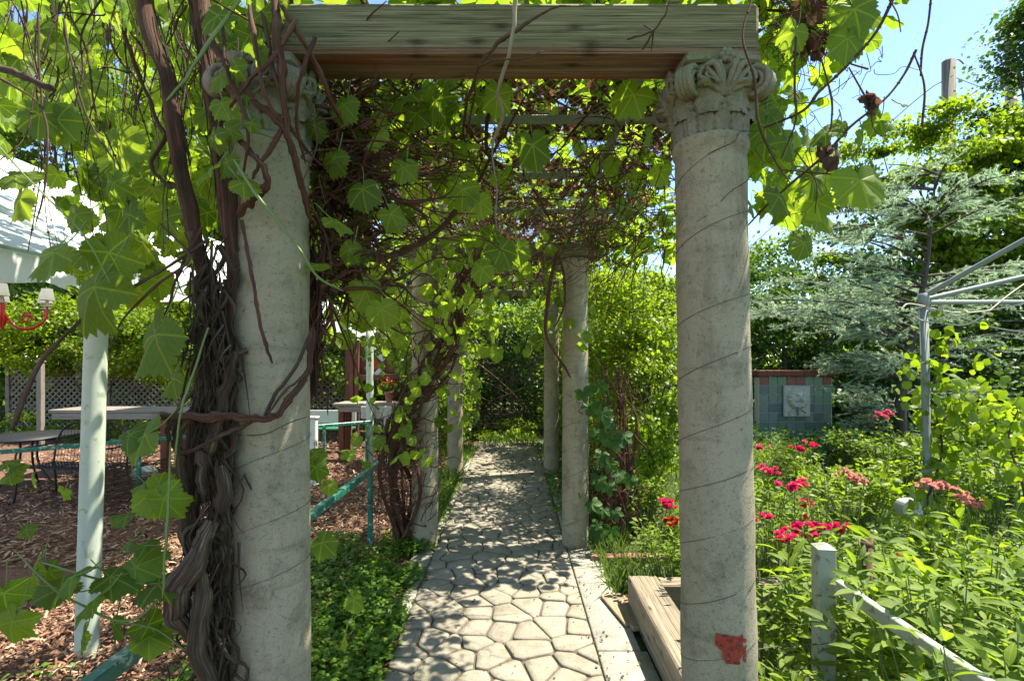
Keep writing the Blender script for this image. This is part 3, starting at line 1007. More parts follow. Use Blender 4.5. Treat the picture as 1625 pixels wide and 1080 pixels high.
def column(label, x, y, rb, rt, zs, lean, ornate, wires, group='concrete columns of the arbour'):
    t = thing('column', label, 'column', (x, y, 0), group)
    mb = MB()
    prof = [(rb * 1.0, -.1), (rb * 1.0, .02)]
    for k in range(1, 30):
        q = k / 30
        prof.append((rb + (rt - rb) * q + .0015 * math.sin(q * 40), zs * q))
    prof += [(rt, zs - .06), (rt * 1.0, zs - .045), (rt * 1.07, zs - .03), (rt * 1.09, zs - .012), (rt * 1.05, zs)]
    if not ornate: prof += [(rt * 1.0, zs + .01), (rt * .98, zs + .06), (rt * 1.08, zs + .12), (rt * 1.16, zs + .17), (.01, zs + .175)]
    else: prof += [(.01, zs + .001)]
    lathe(mb, prof, (x, y), 56, lean=lean, warp=.02)
    mb.build('shaft', M['column'], t)
    cx = x + lean[0] * zs; cy = y + lean[1] * zs
    if ornate:
        capital(t, cx, cy, zs, .235, rt, .150)
    # wire wound round the shaft
    for (z0, z1, turns, a0) in wires:
        mb = MB(); pts = []
        n = int(26 * turns) + 2
        for i in range(n):
            q = i / (n - 1); a = a0 + q * turns * 2 * math.pi; z = z0 + (z1 - z0) * q + .02 * math.sin(a * 1.0 + 2.4) + .012 * math.sin(a * .31 + z0)
            rr = rb + (rt - rb) * z / zs + .0022
            pts.append((x + lean[0] * z + rr * math.cos(a), y + lean[1] * z + rr * math.sin(a), z))
        tube(mb, pts, .0009 if ornate else .0016, 4, lump=.3)
        mb.build('wire', M['wire'], t)
    return t


c1l = column('left front column, its ornate capital laced with old vine stems', -.770, 1.64, .121, .112, 2.42, (0, 0), True, [(.9, 1.52, 3.3, 0)])
c1r = column('right front column, free of vines, with a flaking red patch near its foot', .675, 1.64, .116, .108, 2.42, (-.017, 0), True, [(.55, 2.0, 8.3, .4), (2.05, 2.38, 1.5, 2)])
column('second column on the left, half hidden by a leaning bundle of vine stems', -.815, 4.79, .123, .118, 2.50, (0, 0), False, [(.2, 2.4, 9, 0)])
column('second column on the right, wire wound round it, standing by the green hedge', .592, 4.79, .125, .118, 2.50, (0, 0), False, [(.1, 2.4, 10, 1)])
column('third column on the left of the path, slim in the distance', -.855, 7.70, .118, .112, 2.5, (0, 0), False, [(.2, 2.2, 6, 0)])
column('third column on the right, behind the wire wound one', .60, 7.80, .118, .112, 2.5, (0, 0), False, [(.2, 2.2, 7, 0)])

# flaking red patch on the right front column, curved to the shaft
mb = MB(); V = []; Fs = []
nu, nv = 10, 8
zc = CAMZ - (1028 - HY) * 1.53 / F
cxr, cyr = .675 - .017 * zc, 1.64
for i in range(nu):
    for j in range(nv):
        a = -math.pi / 2 + (i / (nu - 1) - .5) * .80 - .05; z = zc + (j / (nv - 1) - .5) * .085
        a += .05 * noise.noise(Vector((i * .9, j * 1.1, 3))); z += .014 * noise.noise(Vector((i * 1.2, j * .9, 7)))
        z -= 0.012 * (1 if i < 3 and j < 4 else 0) * -1
        rr = .1172 + .0035 * abs(noise.noise(Vector((i * 2.1, j * 1.7, 1))))
        V.append((cxr + rr * math.cos(a), cyr + rr * math.sin(a), z))
for i in range(nu - 1):
    for j in range(nv - 1):
        if noise.noise(Vector((i * .8, j * .8, 11))) > .42 or (i < 2 and j < 3) or (i > 7 and j > 5): continue
        a = i * nv + j; Fs.append((a, a + nv, a + nv + 1, a + 1))
mb.add(V, Fs); mb.build('red_paint_patch', M['redpatch'], c1r, smooth=False)

# ------------------------------------------------------------------ cross beams
def beam(label, x0, x1, y, z, w, h, under=True):
    b = thing('cross_beam', label, 'beam', ((x0 + x1) / 2, y, z), 'timber beams across the column pairs')
    mb = MB()
    box(mb, ((x0 + x1) / 2, y, z + h / 2), (x1 - x0, w, h), bev=.013)
    # lower faces get the unweathered cedar
    V = np.concatenate(mb.v)
    o = mb.build('timber', [M['beam'], M['beam_under']], b, smooth=False)
    for p in o.data.polygons:
        if p.normal.z < -.3: p.material_index = 1
    return b


beam('thick weathered green beam resting on the two front columns', -.725, .745, 1.615, 2.656, .165, .150)
beam('second beam above the path, partly covered by hanging leaves', -1.0, .80, 4.76, 2.675, .16, .14)
beam('third beam far along the path, small and dark under the vines', -1.0, .80, 7.75, 2.675, .14, .12)

# ------------------------------------------------------------------ arbour roof: steel bars and wire netting
roof = thing('arbour_roof', 'wire netting on grey steel bars laid over the beams', 'roof', (0, 4.7, 2.85))
for y in (2.38, 3.1, 3.84, 5.6, 6.4, 7.2):
    mb = MB(); bar(mb, (-.85, y, 2.85), (.80, y, 2.85), .03, .035)
    mb.build('steel_bar', M['galv'], roof, smooth=False)
for x in (-.8, .52):
    mb = MB(); bar(mb, (x, 1.62, 2.885), (x + .03, 8.0, 2.885), .035, .03)
    mb.build('side_rail', M['galv'], roof, smooth=False)
mb = MB()
pitch = .036
for fam in (1, -1):
    c = -1.0
    y0, y1 = 1.70, 5.2
    k = 0
    while True:
        xs_ = -.95 - (y1 - y0) * .62 + k * pitch * 1.1; k += 1
        if xs_ > .95 + (y1 - y0) * .62: break
        # line x = xs_ + fam*.62*(y-ym)
        ym = (y0 + y1) / 2
        pts = []
        for i in range(41):
            y = y0 + (y1 - y0) * i / 40
            x = xs_ + fam * .62 * (y - ym)
            if -.95 <= x <= .95:
                pts.append((x, y, 2.868 + .004 * fam - .035 * math.sin(math.pi * ((y - 1.7) / .73 % 1)) * (1 - (x / .95) ** 2)))
        if len(pts) > 1: tube(mb, pts, .0013, 3, cap=False)
mb.build('wire_netting', M['mesh_wire'], roof, kind='stuff')

# ------------------------------------------------------------------ green railing beside the path
rail = thing('green_railing', 'chipped green railing running along the left of the path', 'railing', (-1.28, 3, 0))
mb = MB(); bar(mb, (-1.28, .6, .745), (-1.28, 5.02, .745), .05, .05, bev=.005); mb.build('top_rail', M['green_paint'], rail, smooth=False)
for y in (1.25, 4.62):
    mb = MB(); bar(mb, (-1.28, y, -.1), (-1.28, y, .72), .04, .04); mb.build('post', M['green_paint'], rail, smooth=False)
rail2 = thing('green_railing', 'far green railing crossing the mulch between bench and stall', 'railing', (-4, 6.3, 0))
a = Vector((-5.6, 5.2, .77)); b = Vector((-2.2, 8.05, .77))
mb = MB(); bar(mb, a, b, .045, .045); mb.build('top_rail', M['green_paint'], rail2, smooth=False)
for q in (.02, .33, .56, .83, .98):
    p = a.lerp(b, q); mb = MB(); bar(mb, (p.x, p.y, -.05), (p.x, p.y, .745), .04, .04); mb.build('post', M['green_paint'], rail2, smooth=False)

# ------------------------------------------------------------------ white tent
tent = thing('canopy_tent', 'white sloping canopy tent with round white poles left of the arbour', 'tent', (-3.6, 5, 0))
def sheet(name, fn, nu, nv, m, parent):
    V = []; Fs = []
    for i in range(nu):
        for j in range(nv): V.append(fn(i / (nu - 1), j / (nv - 1)))
    for i in range(nu - 1):
        for j in range(nv - 1): a = i * nv + j; Fs.append((a, a + 1, a + nv + 1, a + nv))
    mb = MB(); mb.add(V, Fs); return mb.build(name, m, parent)
ex, ez, rx, rz_ = -2.30, 2.27, -4.65, 3.62
ty0, ty1 = .9, 8.6
def sag(u, v):
    k = (v * (ty1 - ty0) / 2.55) % 1
    return -.07 * math.sin(math.pi * k) ** .8 * math.sin(math.pi * u) - .05 * math.sin(math.pi * k) * (1 - u) ** 2
def roofR(u, v): return (ex + (rx - ex) * u, ty0 + (ty1 - ty0) * v, ez + (rz_ - ez) * u + sag(u, v) + .012 * noise.noise(Vector((u * 6, v * 14, 0))))
def roofL(u, v): return (2 * rx - ex + (ex - rx) * u * 1.0, ty0 + (ty1 - ty0) * v, ez + (rz_ - ez) * u + sag(u, v))
sheet('roof_panel', roofR, 16, 60, M['tent'], tent)
def val(u, v):
    x, y, z = roofR(0, v); k = abs(math.sin(v * 45))
    return (x + .012 + .01 * math.sin(v * 160) * u, y, z + .012 - (.12 + .035 * k) * u)
sheet('valance', val, 4, 160, M['tent'], tent)
def val2(u, v):
    x, y, z = roofL(0, v); k = abs(math.sin(v * 45))
    return (x - .012, y, z - (.12 + .035 * k) * u)
def gab(u, v):
    x = ex + (rx - ex) * v; zt = ez + (rz_ - ez) * v; return (x, ty1, zt - .14 * u)
sheet('gable', gab, 5, 20, M['tent'], tent)
for (x, y, lx) in [(-2.47, 2.97, .03), (-2.25, 8.1, .0), ]:
    mb = MB(); lathe(mb, [(.058, -.05), (.058, .6), (.057, 1.4), (.056, 2.0), (.056, ez + .02), (.01, ez + .021)], (x, y), 28, lean=(lx, 0) if lx else (0, 0))
    mb.build('pole', M['white_paint'], tent)
for y in (1.2, 8.1):
    mb = MB(); lathe(mb, [(.055, -.05), (.055, 1.8), (.054, rz_ - .02), (.01, rz_ - .019)], (rx, y), 24); mb.build('pole', M['white_paint'], tent)
mb = MB(); bar(mb, (rx, ty0, rz_ - .03), (rx, ty1, rz_ - .03), .05); mb.build('ridge_pole', M['white_paint'], tent, smooth=False)
for x in (ex,):
    mb = MB(); bar(mb, (x - .02 if x > rx else x + .02, ty0, ez - .035), (x - .02 if x > rx else x + .02, ty1, ez - .035), .04); mb.build('eave_pole', M['white_paint'], tent, smooth=False)
for y in (2.97, 8.1, 5.5):
    for s in (1,):
        mb = MB(); bar(mb, (rx, y, rz_ - .05), (rx + s * (ex - rx), y, ez - .04), .04); mb.build('rafter', M['white_paint'], tent, smooth=False)

# ------------------------------------------------------------------ red chandelier hanging in the tent
cpos = P(2, 492, 3.5)
ch = thing('chandelier', 'red chandelier with white shades hanging under the tent', 'chandelier', (cpos.x, cpos.y, cpos.z))
mb = MB(); lathe(mb, [(.004, cpos.z - .12), (.02, cpos.z - .10), (.03, cpos.z - .06), (.016, cpos.z - .02), (.022, cpos.z + .03), (.010, cpos.z + .1), (.02, cpos.z + .2), (.028, cpos.z + .24), (.006, cpos.z + .28), (.004, cpos.z + .9)], (cpos.x, cpos.y), 16)
mb.build('stem', M['red_metal'], ch)
for k in range(6):
    a = k * math.pi / 3 + .25; d = Vector((math.cos(a), math.sin(a), 0))
    tip = cpos + d * .26 + Vector((0, 0, .03))
    pts = [cpos + d * .02 + Vector((0, 0, -.03)), cpos + d * .08 + Vector((0, 0, -.11)), cpos + d * .17 + Vector((0, 0, -.12)), cpos + d * .25 + Vector((0, 0, -.06)), tip]
    mb = MB(); tube(mb, smooth_path(pts, 6), .007, 8); spiral_relief(mb, cpos + d * .14 + Vector((0, 0, -.05)), d, Vector((0, 0, 1)), Vector((0, 0, 0)), .035, 1.3, .005)
    mb.build('arm', M['red_metal'], ch)
    mb = MB(); lathe(mb, [(.028, tip.z), (.03, tip.z + .008), (.01, tip.z + .01), (.010, tip.z + .05)], (tip.x, tip.y), 14); mb.build('candle_cup', M['stone'], ch)
    mb = MB(); lathe(mb, [(.043, tip.z + .045), (.030, tip.z + .125), (.029, tip.z + .125), (.042, tip.z + .045)], (tip.x, tip.y), 20); mb.build('lamp_shade', M['shade'], ch)

# ------------------------------------------------------------------ black wire bench and table
def wire_bench(label, o, ang, W=1.05):
    t = thing('wire_bench', label, 'bench', tuple(o))
    ex_ = Vector((math.cos(ang), math.sin(ang), 0)); ey = Vector((-math.sin(ang), math.cos(ang), 0)); u = Vector((0, 0, 1)); o = Vector(o)
    def Q(a, b, c): return o + ex_ * a + ey * b + u * c
    mb = MB()
    pts = [Q(-W / 2, .42, .44)] + [Q(-W / 2 + .02, .45, .7), Q(-W / 2 + .1, .48, .86), Q(-W / 4, .5, .93), Q(0, .5, .95), Q(W / 4, .5, .93), Q(W / 2 - .1, .48, .86), Q(W / 2 - .02, .45, .7), Q(W / 2, .42, .44)]
    tube(mb, smooth_path(pts, 5), .011, 8); mb.build('back_frame', M['black'], t)
    mb = MB()
    for k in range(1, 22):
        a = -W / 2 + W * k / 22; top = .93 - .10 * (abs(a) / (W / 2)) ** 3
        tube(mb, [Q(a, .42, .45), Q(a, .46, .7), Q(a, .495, top)], .0035, 4)
    for z in (.52, .60, .68, .76, .84): tube(mb, [Q(-W / 2 + .01, .42 + (z - .45) * .16, z), Q(0, .43 + (z - .45) * .16, z), Q(W / 2 - .01, .42 + (z - .45) * .16, z)], .0035, 4)
    mb.build('back_mesh', M['black'], t)
    mb = MB()
    for k in range(24): a = -W / 2 + W * k / 23; tube(mb, [Q(a, 0, .44), Q(a, .21, .425), Q(a, .42, .44)], .004, 4)
    for k in range(10): b = .42 * k / 9; tube(mb, [Q(-W / 2, b, .437), Q(W / 2, b, .437)], .004, 4)
    mb.build('seat', M['black'], t)
    for s in (-1, 1):
        for b, sp in ((0, -.03), (.42, .05)):
            mb = MB(); tube(mb, smooth_path([Q(s * W / 2, b, .44), Q(s * W / 2, b + sp * .5, .2), Q(s * (W / 2 + .02), b + sp, 0)], 4), .012, 8); mb.build('leg', M['black'], t)
        mb = MB(); tube(mb, smooth_path([Q(s * W / 2, .0, .44), Q(s * W / 2, -.02, .58), Q(s * W / 2, .05, .66), Q(s * W / 2, .25, .66), Q(s * W / 2, .45, .68)], 5), .011, 8); mb.build('armrest', M['black'], t)
    return t
wire_bench('black wire garden bench on the mulch behind the tent pole', (-5.35, 6.0, .02), R(-8))
tt = thing('garden_table', 'dark round table top behind the wire bench', 'table', (-6.5, 6.9, 0))
mb = MB(); lathe(mb, [(.01, .70), (.56, .70), (.58, .71), (.58, .725), (.01, .73)], (-6.5, 6.9), 40); mb.build('table_top', M['black'], tt)
for a in (0, 2.09, 4.19):
    mb = MB(); tube(mb, smooth_path([(-6.5 + .1 * math.cos(a), 6.9 + .1 * math.sin(a), .70), (-6.5 + .12 * math.cos(a), 6.9 + .12 * math.sin(a), .35), (-6.5 + .36 * math.cos(a), 6.9 + .36 * math.sin(a), 0.02)], 5), .014, 8); mb.build('leg', M['black'], tt)

# ------------------------------------------------------------------ plank counters
def counter(label, x0, x1, y, z, depth, n, m, legs):
    t = thing('plank_counter', label, 'counter', ((x0 + x1) / 2, y, 0))
    for k in range(n):
        mb = MB(); yy = y + depth * (k + .5) / n
        box(mb, ((x0 + x1) / 2 + RNG.uniform(-.03, .03), yy, z - .025), (x1 - x0, depth / n - .008, .05)); mb.build('plank', m, t, smooth=False)
    mb = MB(); box(mb, ((x0 + x1) / 2, y + .03, z - .10), (x1 - x0 - .1, .04, .09)); mb.build('apron', m, t, smooth=False)
    for x in legs:
        for yy in (y + .07, y + depth - .07):
            mb = MB(); bar(mb, (x, yy, 0), (x, yy, z - .052), .09); mb.build('leg', M['post_red'], t, smooth=False)
    return t
counter('long grey plank counter behind the white tent pole', -6.9, -3.3, 7.6, 1.0, .6, 4, M['plank'], (-5.2, -3.5))
c2 = counter('thick grey plank counter in front of the wooden stall', -2.95, -1.75, 8.5, 1.02, .5, 3, M['plank'], (-2.85, -1.85))
bp = thing('brick_pillar', 'low red brick pillar under the end of the long counter', 'pillar', (-4.45, 7.72, 0))
for r in range(10):
    for c in range(3):
        mb = MB(); box(mb, (-4.78 + c * .225 + (.11 if r % 2 else 0), 7.80, .04 + r * .083), (.212, .16, .072), bev=.008, rnd=RNG.random())
        mb.build('brick', M['brick'], bp, smooth=False)
mb = MB(); box(mb, (-4.5, 7.80, .415), (.66, .14, .83)); mb.build('mortar_core', M['stone'], bp, smooth=False)
wp = thing('white_post', 'white square post standing beside the left front column in the background', 'post', (-2.72, 7.0, 0))
mb = MB(); box(mb, (-2.72, 7.0, .46), (.10, .10, .96)); mb.build('shaft', M['stall_white'], wp, smooth=False)
mb = MB(); box(mb, (-2.72, 7.0, .955), (.13, .13, .03)); mb.build('cap', M['stall_white'], wp, smooth=False)
mb = MB(); box(mb, (-2.72, 7.0, .02), (.14, .14, .06)); mb.build('foot', M['stall_white'], wp, smooth=False)

# ------------------------------------------------------------------ wooden stall with painted diamonds
st = thing('wooden_stall', 'brown wooden stall with green, red and white diamonds on its front', 'stall', (-2.6, 10.6, 0))
SY = 10.4
def SP(px, py, Y=SY): return P(px, py, Y)
for px in (540, 558, 566, 655, 690):
    a = SP(px, 545 if px < 600 else 560); mb = MB(); bar(mb, (a.x, SY + (.5 if px in (540,) else 0), 0), (a.x, SY + (.5 if px in (540,) else 0), 2.15), .10 if px == 540 else .08); mb.build('post', M['post_red'], st, smooth=False)
a = SP(560, 600); b = SP(655, 596); mb = MB(); bar(mb, a, b, .06, .11); mb.build('lower_rail', M['post_red'], st, smooth=False)
a = SP(556, 528); b = SP(700, 540); mb = MB(); bar(mb, a, b, .06, .10); mb.build('upper_rail', M['post_red'], st, smooth=False)
mb = MB(); a = SP(574, 528); b = SP(590, 516); c = SP(700, 556)
bar(mb, SP(560, 524), SP(602, 512), .1, .04); mb.build('roof_board', M['plank'], st, smooth=False)
mb = MB(); bar(mb, SP(602, 512), SP(700, 560), .1, .04); mb.build('roof_board', M['plank'], st, smooth=False)
mb = MB(); a = SP(625, 567); box(mb, (a.x, SY + .12, a.z), (1.6, .02, .62)); mb.build('front_panel', M['post_red'], st, smooth=False)
def diamond(px, py, r, m, name, lift):
    c = SP(px, py); mb = MB(); box(mb, (c.x, SY + .10 - lift, c.z), (r, .015, r), M=Matrix.Rotation(R(45), 3, 'Y')); mb.build(name, m, st, smooth=False)
diamond(582, 560, .22, M['stall_green'], 'green_diamond', .0)
diamond(591, 578, .20, M['stall_red'], 'red_diamond', .018)
diamond(604, 562, .22, M['stall_white'], 'white_diamond', .0)
diamond(600, 592, .16, M['stall_white'], 'white_diamond', .036)
diamond(640, 566, .22, M['stall_white'], 'white_diamond', .018)
diamond(652, 572, .16, M['stall_red'], 'red_diamond', .036)
fp = P(617, 622, 8.7)
pt = thing('potted_flower', 'terracotta pot of red flowers on the thick grey counter', 'potted plant', (fp.x, fp.y, 1.02))
mb = MB(); lathe(mb, [(.05, 1.021), (.075, 1.17), (.082, 1.175), (.082, 1.2), (.07, 1.2), (.01, 1.18)], (fp.x, 8.7), 20); mb.build('pot', M['terra'], pt)
mb = MB(); n = 260; p = RNG.normal(0, .07, (n, 3)) * (1, 1, .6) + (fp.x, 8.7, 1.30); tp, nr = hang(n, -.2); scatter(mb, TOS, p, tp, nr, .035); mb.build('foliage', M['creeper'], pt, kind='stuff')
mb = MB(); n = 70; p = RNG.normal(0, .07, (n, 3)) * (1, 1, .5) + (fp.x, 8.68, 1.34); tp, nr = hang(n, -.2); scatter(mb, TQ, p, tp, nr, .035); mb.build('blossom', M['petal_red'], pt, kind='stuff')
sp_ = P(597, 655, 8.2)
sl = thing('slate_board', 'speckled grey slab propped under the thick counter', 'slab', (sp_.x, 8.2, .7))
mb = MB(); box(mb, (sp_.x, 8.2, .90), (.50, .03, .20)); mb.build('slab', M['stone'], sl, smooth=False)
for s in (-.16, .16):
    mb = MB(); bar(mb, (sp_.x + s, 8.22, 0), (sp_.x + s * .8, 8.22, .80), .045); mb.build('leg', M['stall_white'], sl, smooth=False)
sl['category'] = 'stand'
dg = thing('green_bench', 'low dark green bench with a white back beneath the wooden stall', 'bench', (-3.6, 10.0, 0))
a = P(505, 678, 9.6); mb = MB(); box(mb, (a.x + .2, 9.6, .46), (.9, .35, .04)); mb.build('seat', M['stall_green'], dg, smooth=False)
mb = MB(); box(mb, (a.x + .2, 9.78, .66), (.9, .03, .25)); mb.build('backrest', M['stall_white'], dg, smooth=False)
for s in (-.38, .38):
    mb = MB(); box(mb, (a.x + .2 + s, 9.6, .22), (.06, .3, .43)); mb.build('leg', M['stall_green'], dg, smooth=False)

# small lantern-shaped box and the brush pile
lp = P(228, 752, 6.6)
lb = thing('stone_lantern', 'small pale green garden house on the mulch by the brush pile', 'ornament', (lp.x, 6.6, 0))
mb = MB(); box(mb, (lp.x, 6.6, .14), (.22, .16, .24), bev=.02); mb.build('body', M['grey_box'], lb, smooth=False)
mb = MB(); V = []; pts = [(-.13, .25), (-.11, .31), (-.06, .35), (0, .365), (.06, .35), (.11, .31), (.13, .25)]
for yy in (6.51, 6.69):
    for a, z in pts: V.append((lp.x + a, yy, z))
n_ = len(pts); Fs = [(i, i + 1, n_ + i + 1, n_ + i) for i in range(n_ - 1)] + [tuple(range(n_))[::-1], tuple(range(n_, 2 * n_))] + [(0, n_, 2 * n_ - 1, n_ - 1)]
mb.add(V, Fs); mb.build('roof', M['grey_box'], lb, smooth=False)
mb = MB(); box(mb, (lp.x, 6.515, .12), (.08, .006, .12)); mb.build('doorway', M['black'], lb, smooth=False)
mb = MB()
for k in range(230):
    c = Vector(G(RNG.uniform(150, 300), RNG.uniform(760, 815))); L = RNG.uniform(.3, 1.1)
    d = Vector((RNG.normal(.7, .4), RNG.normal(.4, .5), RNG.normal(.15, .18))).normalized()
    c.z = RNG.uniform(.05, .38) ; p = [c - d * L / 2, c + Vector(RNG.normal(0, .04, 3)), c + d * L / 2]
    tube(mb, smooth_path(p, 3), [RNG.uniform(.004, .010), .002], 4)
tag(mb.build('brush_pile', M['cane']), 'pile of cut brown twigs heaped on the mulch', kind='stuff')

# ------------------------------------------------------------------ lattice fence at the back
def lattice_panel(parent, a, b, z0, z1):
    mb = MB(); a = Vector(a); b = Vector(b); d = (b - a); L = d.length; d.normalize(); nrm = Vector((-d.y, d.x, 0))
    H = z1 - z0; p = .145
    for fam in (0, 1):
        k = -H
        while k < L:
            s0, s1 = max(k, 0), min(k + H, L)
            if s1 - s0 > .03:
                if fam == 0: za, zb = z0 + (s0 - k), z0 + (s1 - k)
                else: za, zb = z1 - (s0 - k), z1 - (s1 - k)
                A = a + d * s0; B = a + d * s1
                bar(mb, Vector((A.x, A.y, za)) + nrm * .008 * (fam * 2 - 1), Vector((B.x, B.y, zb)) + nrm * .008 * (fam * 2 - 1), .009, .038, up=nrm.cross((B - A).normalized()) if False else (0, 0, 1), bev=.002)
            k += p
    mb.build('lattice_slats', M['lattice'], parent, smooth=False, kind='stuff')
fence = thing('lattice_fence', 'weathered wooden lattice fence behind the seating area and path end', 'fence', (-4, 12.2, 0))
xsF = [-12, -9.6, -7.2, -4.8, -2.4, 0, 2.4, 4.0]
for i in range(len(xsF) - 1):
    lattice_panel(fence, (xsF[i] + .06, 12.2, 0), (xsF[i + 1] - .06, 12.2, 0), .12, 1.75)
for x in xsF:
    mb = MB(); bar(mb, (x, 12.2, 0), (x, 12.2, 1.85), .09); mb.build('post', M['lattice'], fence, smooth=False)
for i in range(len(xsF) - 1):
    mb = MB(); bar(mb, (xsF[i] + .06, 12.2, 1.79), (xsF[i + 1] - .06, 12.2, 1.79), .06, .04); mb.build('rail', M['lattice'], fence, smooth=False)
pr = thing('pinkish_post', 'slim pale timber post in front of the lattice fence', 'post', (-8, 10.2, 0)); pr.name = 'timber_post'
a = P(64, 640, 10.0); mb = MB(); bar(mb, (a.x, 10.0, 0), (a.x, 10.0, 1.7), .09); mb.build('shaft', M['lattice'], pr, smooth=False)
mb = MB(); bar(mb, (a.x, 10.0, 1.70), (a.x, 10.0, 1.73), .12); mb.build('cap', M['lattice'], pr, smooth=False)

# ------------------------------------------------------------------ timber raised bed on the right
bed = thing('raised_bed', 'raised bed framed with thick brown timbers right of the path', 'planter', (1.4, 2.7, 0))
mb = MB(); box(mb, (.91, 2.55, .115), (.20, 2.06, .23), bev=.008); mb.build('timber', M['timber'], bed, smooth=False)
mb = MB(); box(mb, (1.72, 3.52, .108), (1.415, .14, .216), bev=.008); mb.build('timber', M['timber_x'], bed, smooth=False)
mb = MB(); box(mb, (2.5, 2.55, .11), (.14, 1.78, .22), bev=.008); mb.build('timber', M['timber'], bed, smooth=False)
mb = MB(); box(mb, (1.77, 2.55, .02), (1.5, 1.9, .08)); mb.build('soil', M['ground'], bed, smooth=False)
pl_ = thing('loose_board', 'tan board lying flat between the path border and raised bed', 'board', (.78, 3.6, 0))
mb = MB(); box(mb, (.765, 3.50, .036), (.17, .42, .018), rz=R(12), bev=.003); mb.build('plank', M['board'], pl_, smooth=False)
mb = MB(); box(mb, (.80, 3.27, .030), (.08, .05, .03), rz=R(12), bev=.003); mb.build('cleat', M['board'], pl_, smooth=False)
be = thing('brick_edging', 'row of red bricks edging the soil beyond the right column', 'edging', (1.1, 4.45, 0))
for k in range(7):
    mb = MB(); box(mb, (.78 + k * .205, 4.42 + .01 * (k % 2), .025), (.195, .09, .06), rz=R(RNG.uniform(-3, 3)), bev=.008); mb.build('brick', M['brick'], be, smooth=False)

# white post and sloping-looking rail, bottom right
wf = thing('white_fence', 'peeling white square post with a white rail in the leafy plants', 'fence', (1.34, 2.2, 0))
mb = MB(); box(mb, (1.34, 2.2, .44), (.072, .072, .98), rz=R(-8), bev=.004); mb.build('post', M['white_rail'], wf, smooth=False)
mb = MB(); V = [(1.34 + math.cos(a) * .054 , 2.2 + math.sin(a) * .054, .93) for a in (R(37), R(127), R(217), R(307))] + [(1.34, 2.2, .952)]
mb.add([(v[0], v[1], v[2] - .0) for v in V], [(0, 1, 4), (1, 2, 4), (2, 3, 4), (3, 0, 4), (3, 2, 1, 0)]); mb.build('post_cap', M['white_rail'], wf, smooth=False)
mb = MB(); bar(mb, (1.365, 2.155, .79), (1.375, .9, .79), .032, .05, bev=.003); mb.build('rail', M['white_rail'], wf, smooth=False)
mb = MB(); tube(mb, smooth_path([(1.29, 2.15, .62), (1.36, 2.14, .60), (1.42, 2.2, .62), (1.7, 2.3, .61)], 5), .002, 4)
tube(mb, smooth_path([(.8, 2.1, .5), (1.1, 2.15, .53), (1.30, 2.15, .54), (1.42, 2.2, .52)], 5), .002, 4); mb.build('tie_wire', M['wire'], wf)
pp = P(1375, 855, 2.6)
sp2 = thing('steel_pipe', 'rusty open steel pipe sticking up behind the white rail', 'pipe', (pp.x, 2.6, 0))
mb = MB(); lathe(mb, [(.024, 0), (.024, pp.z), (.019, pp.z), (.019, pp.z - .15), (.001, pp.z - .15)], (pp.x, 2.6), 20); mb.build('tube', M['rust'], sp2)
mb = MB(); lathe(mb, [(.025, pp.z - .008), (.0275, pp.z - .006), (.0275, pp.z - .035), (.025, pp.z - .037)], (pp.x, 2.6), 20); mb.build('collar', M['rust'], sp2)

# clothes dryer
CX, CY = P(1465, 470, 4.2).x, 4.2
cd = thing('clothes_dryer', 'grey steel clothes dryer with slack white lines', 'clothes dryer', (CX, CY, 0))
zt = P(1465, 470, 4.2).z
mb = MB(); lathe(mb, [(.030, 0), (.030, zt), (.001, zt + .004)], (CX + .05, CY), 16, lean=(-.022, 0)); mb.build('post', M['galv'], cd)
hub = Vector((CX, CY, zt))
for e_, z_ in ((P(1680, 350, 3.6), .0), (P(1690, 424, 4.1), -.03), (P(1700, 479, 5.0), -.05)):
    mb = MB(); tube(mb, [hub + Vector((0, 0, z_)), e_], .020, 10); mb.build('arm', M['galv'], cd)
mb = MB(); lathe(mb, [(.034, zt - .09), (.040, zt - .088), (.040, zt + .02), (.034, zt + .022), (.001, zt + .023)], (CX, CY), 16); mb.build('hub', M['galv'], cd)
def rp(a): return [P(x, y, 4.1 + .003 * (x - 1465)) for x, y in a]
for a in ([(1470, 488), (1520, 496), (1570, 492), (1640, 478)], [(1470, 490), (1530, 505), (1580, 520), (1650, 530)], [(1490, 512), (1530, 515), (1560, 500), (1600, 468), (1640, 440)], [(1466, 486), (1452, 490), (1450, 500), (1462, 508), (1480, 512)], [(1467, 486), (1440, 482), (1430, 492)]):
    mb = MB(); tube(mb, smooth_path(rp(a), 6), .0065, 6); mb.build('line', M['rope'], cd)

# meter box on a red-brown post
bx = P(1466, 800, 5.0)
mp = thing('garden_tap_post', 'red-brown wooden stake under the salmon blossoms', 'post', (bx.x, 5.0, 0)); mp.name = 'wooden_stake'
mb = MB(); bar(mb, (bx.x, 5.0, 0), (bx.x, 5.0, CAMZ - 208 * 5 / F), .10); mb.build('shaft', M['post_red'], mp, smooth=False)
mb = MB(); bar(mb, (bx.x, 4.985, .36), (bx.x, 4.94, .36), .05); mb.build('bracket', M['rust'], mp, smooth=False)
gb = P(1441, 806, 4.7)
jb = thing('junction_box', 'pale grey utility box with a domed front and a white cable', 'box', (gb.x, 4.7, gb.z))
mb = MB(); box(mb, (gb.x + .03, 4.7, gb.z), (.13, .12, .17), bev=.012); mb.build('housing', M['grey_box'], jb, smooth=False)
mb = MB(); V = []; n_ = 10
for y_ in (4.645, 4.755):
    for k in range(n_): a = math.pi / 2 + math.pi * k / (n_ - 1); V.append((gb.x - .036 + .055 * math.cos(a), y_, gb.z + .08 * math.sin(a)))
mb.add(V, [(k, k + 1, n_ + k + 1, n_ + k) for k in range(n_ - 1)] + [tuple(range(n_)), tuple(range(n_, 2 * n_))[::-1]]); mb.build('dome', M['grey_box'], jb, smooth=False)
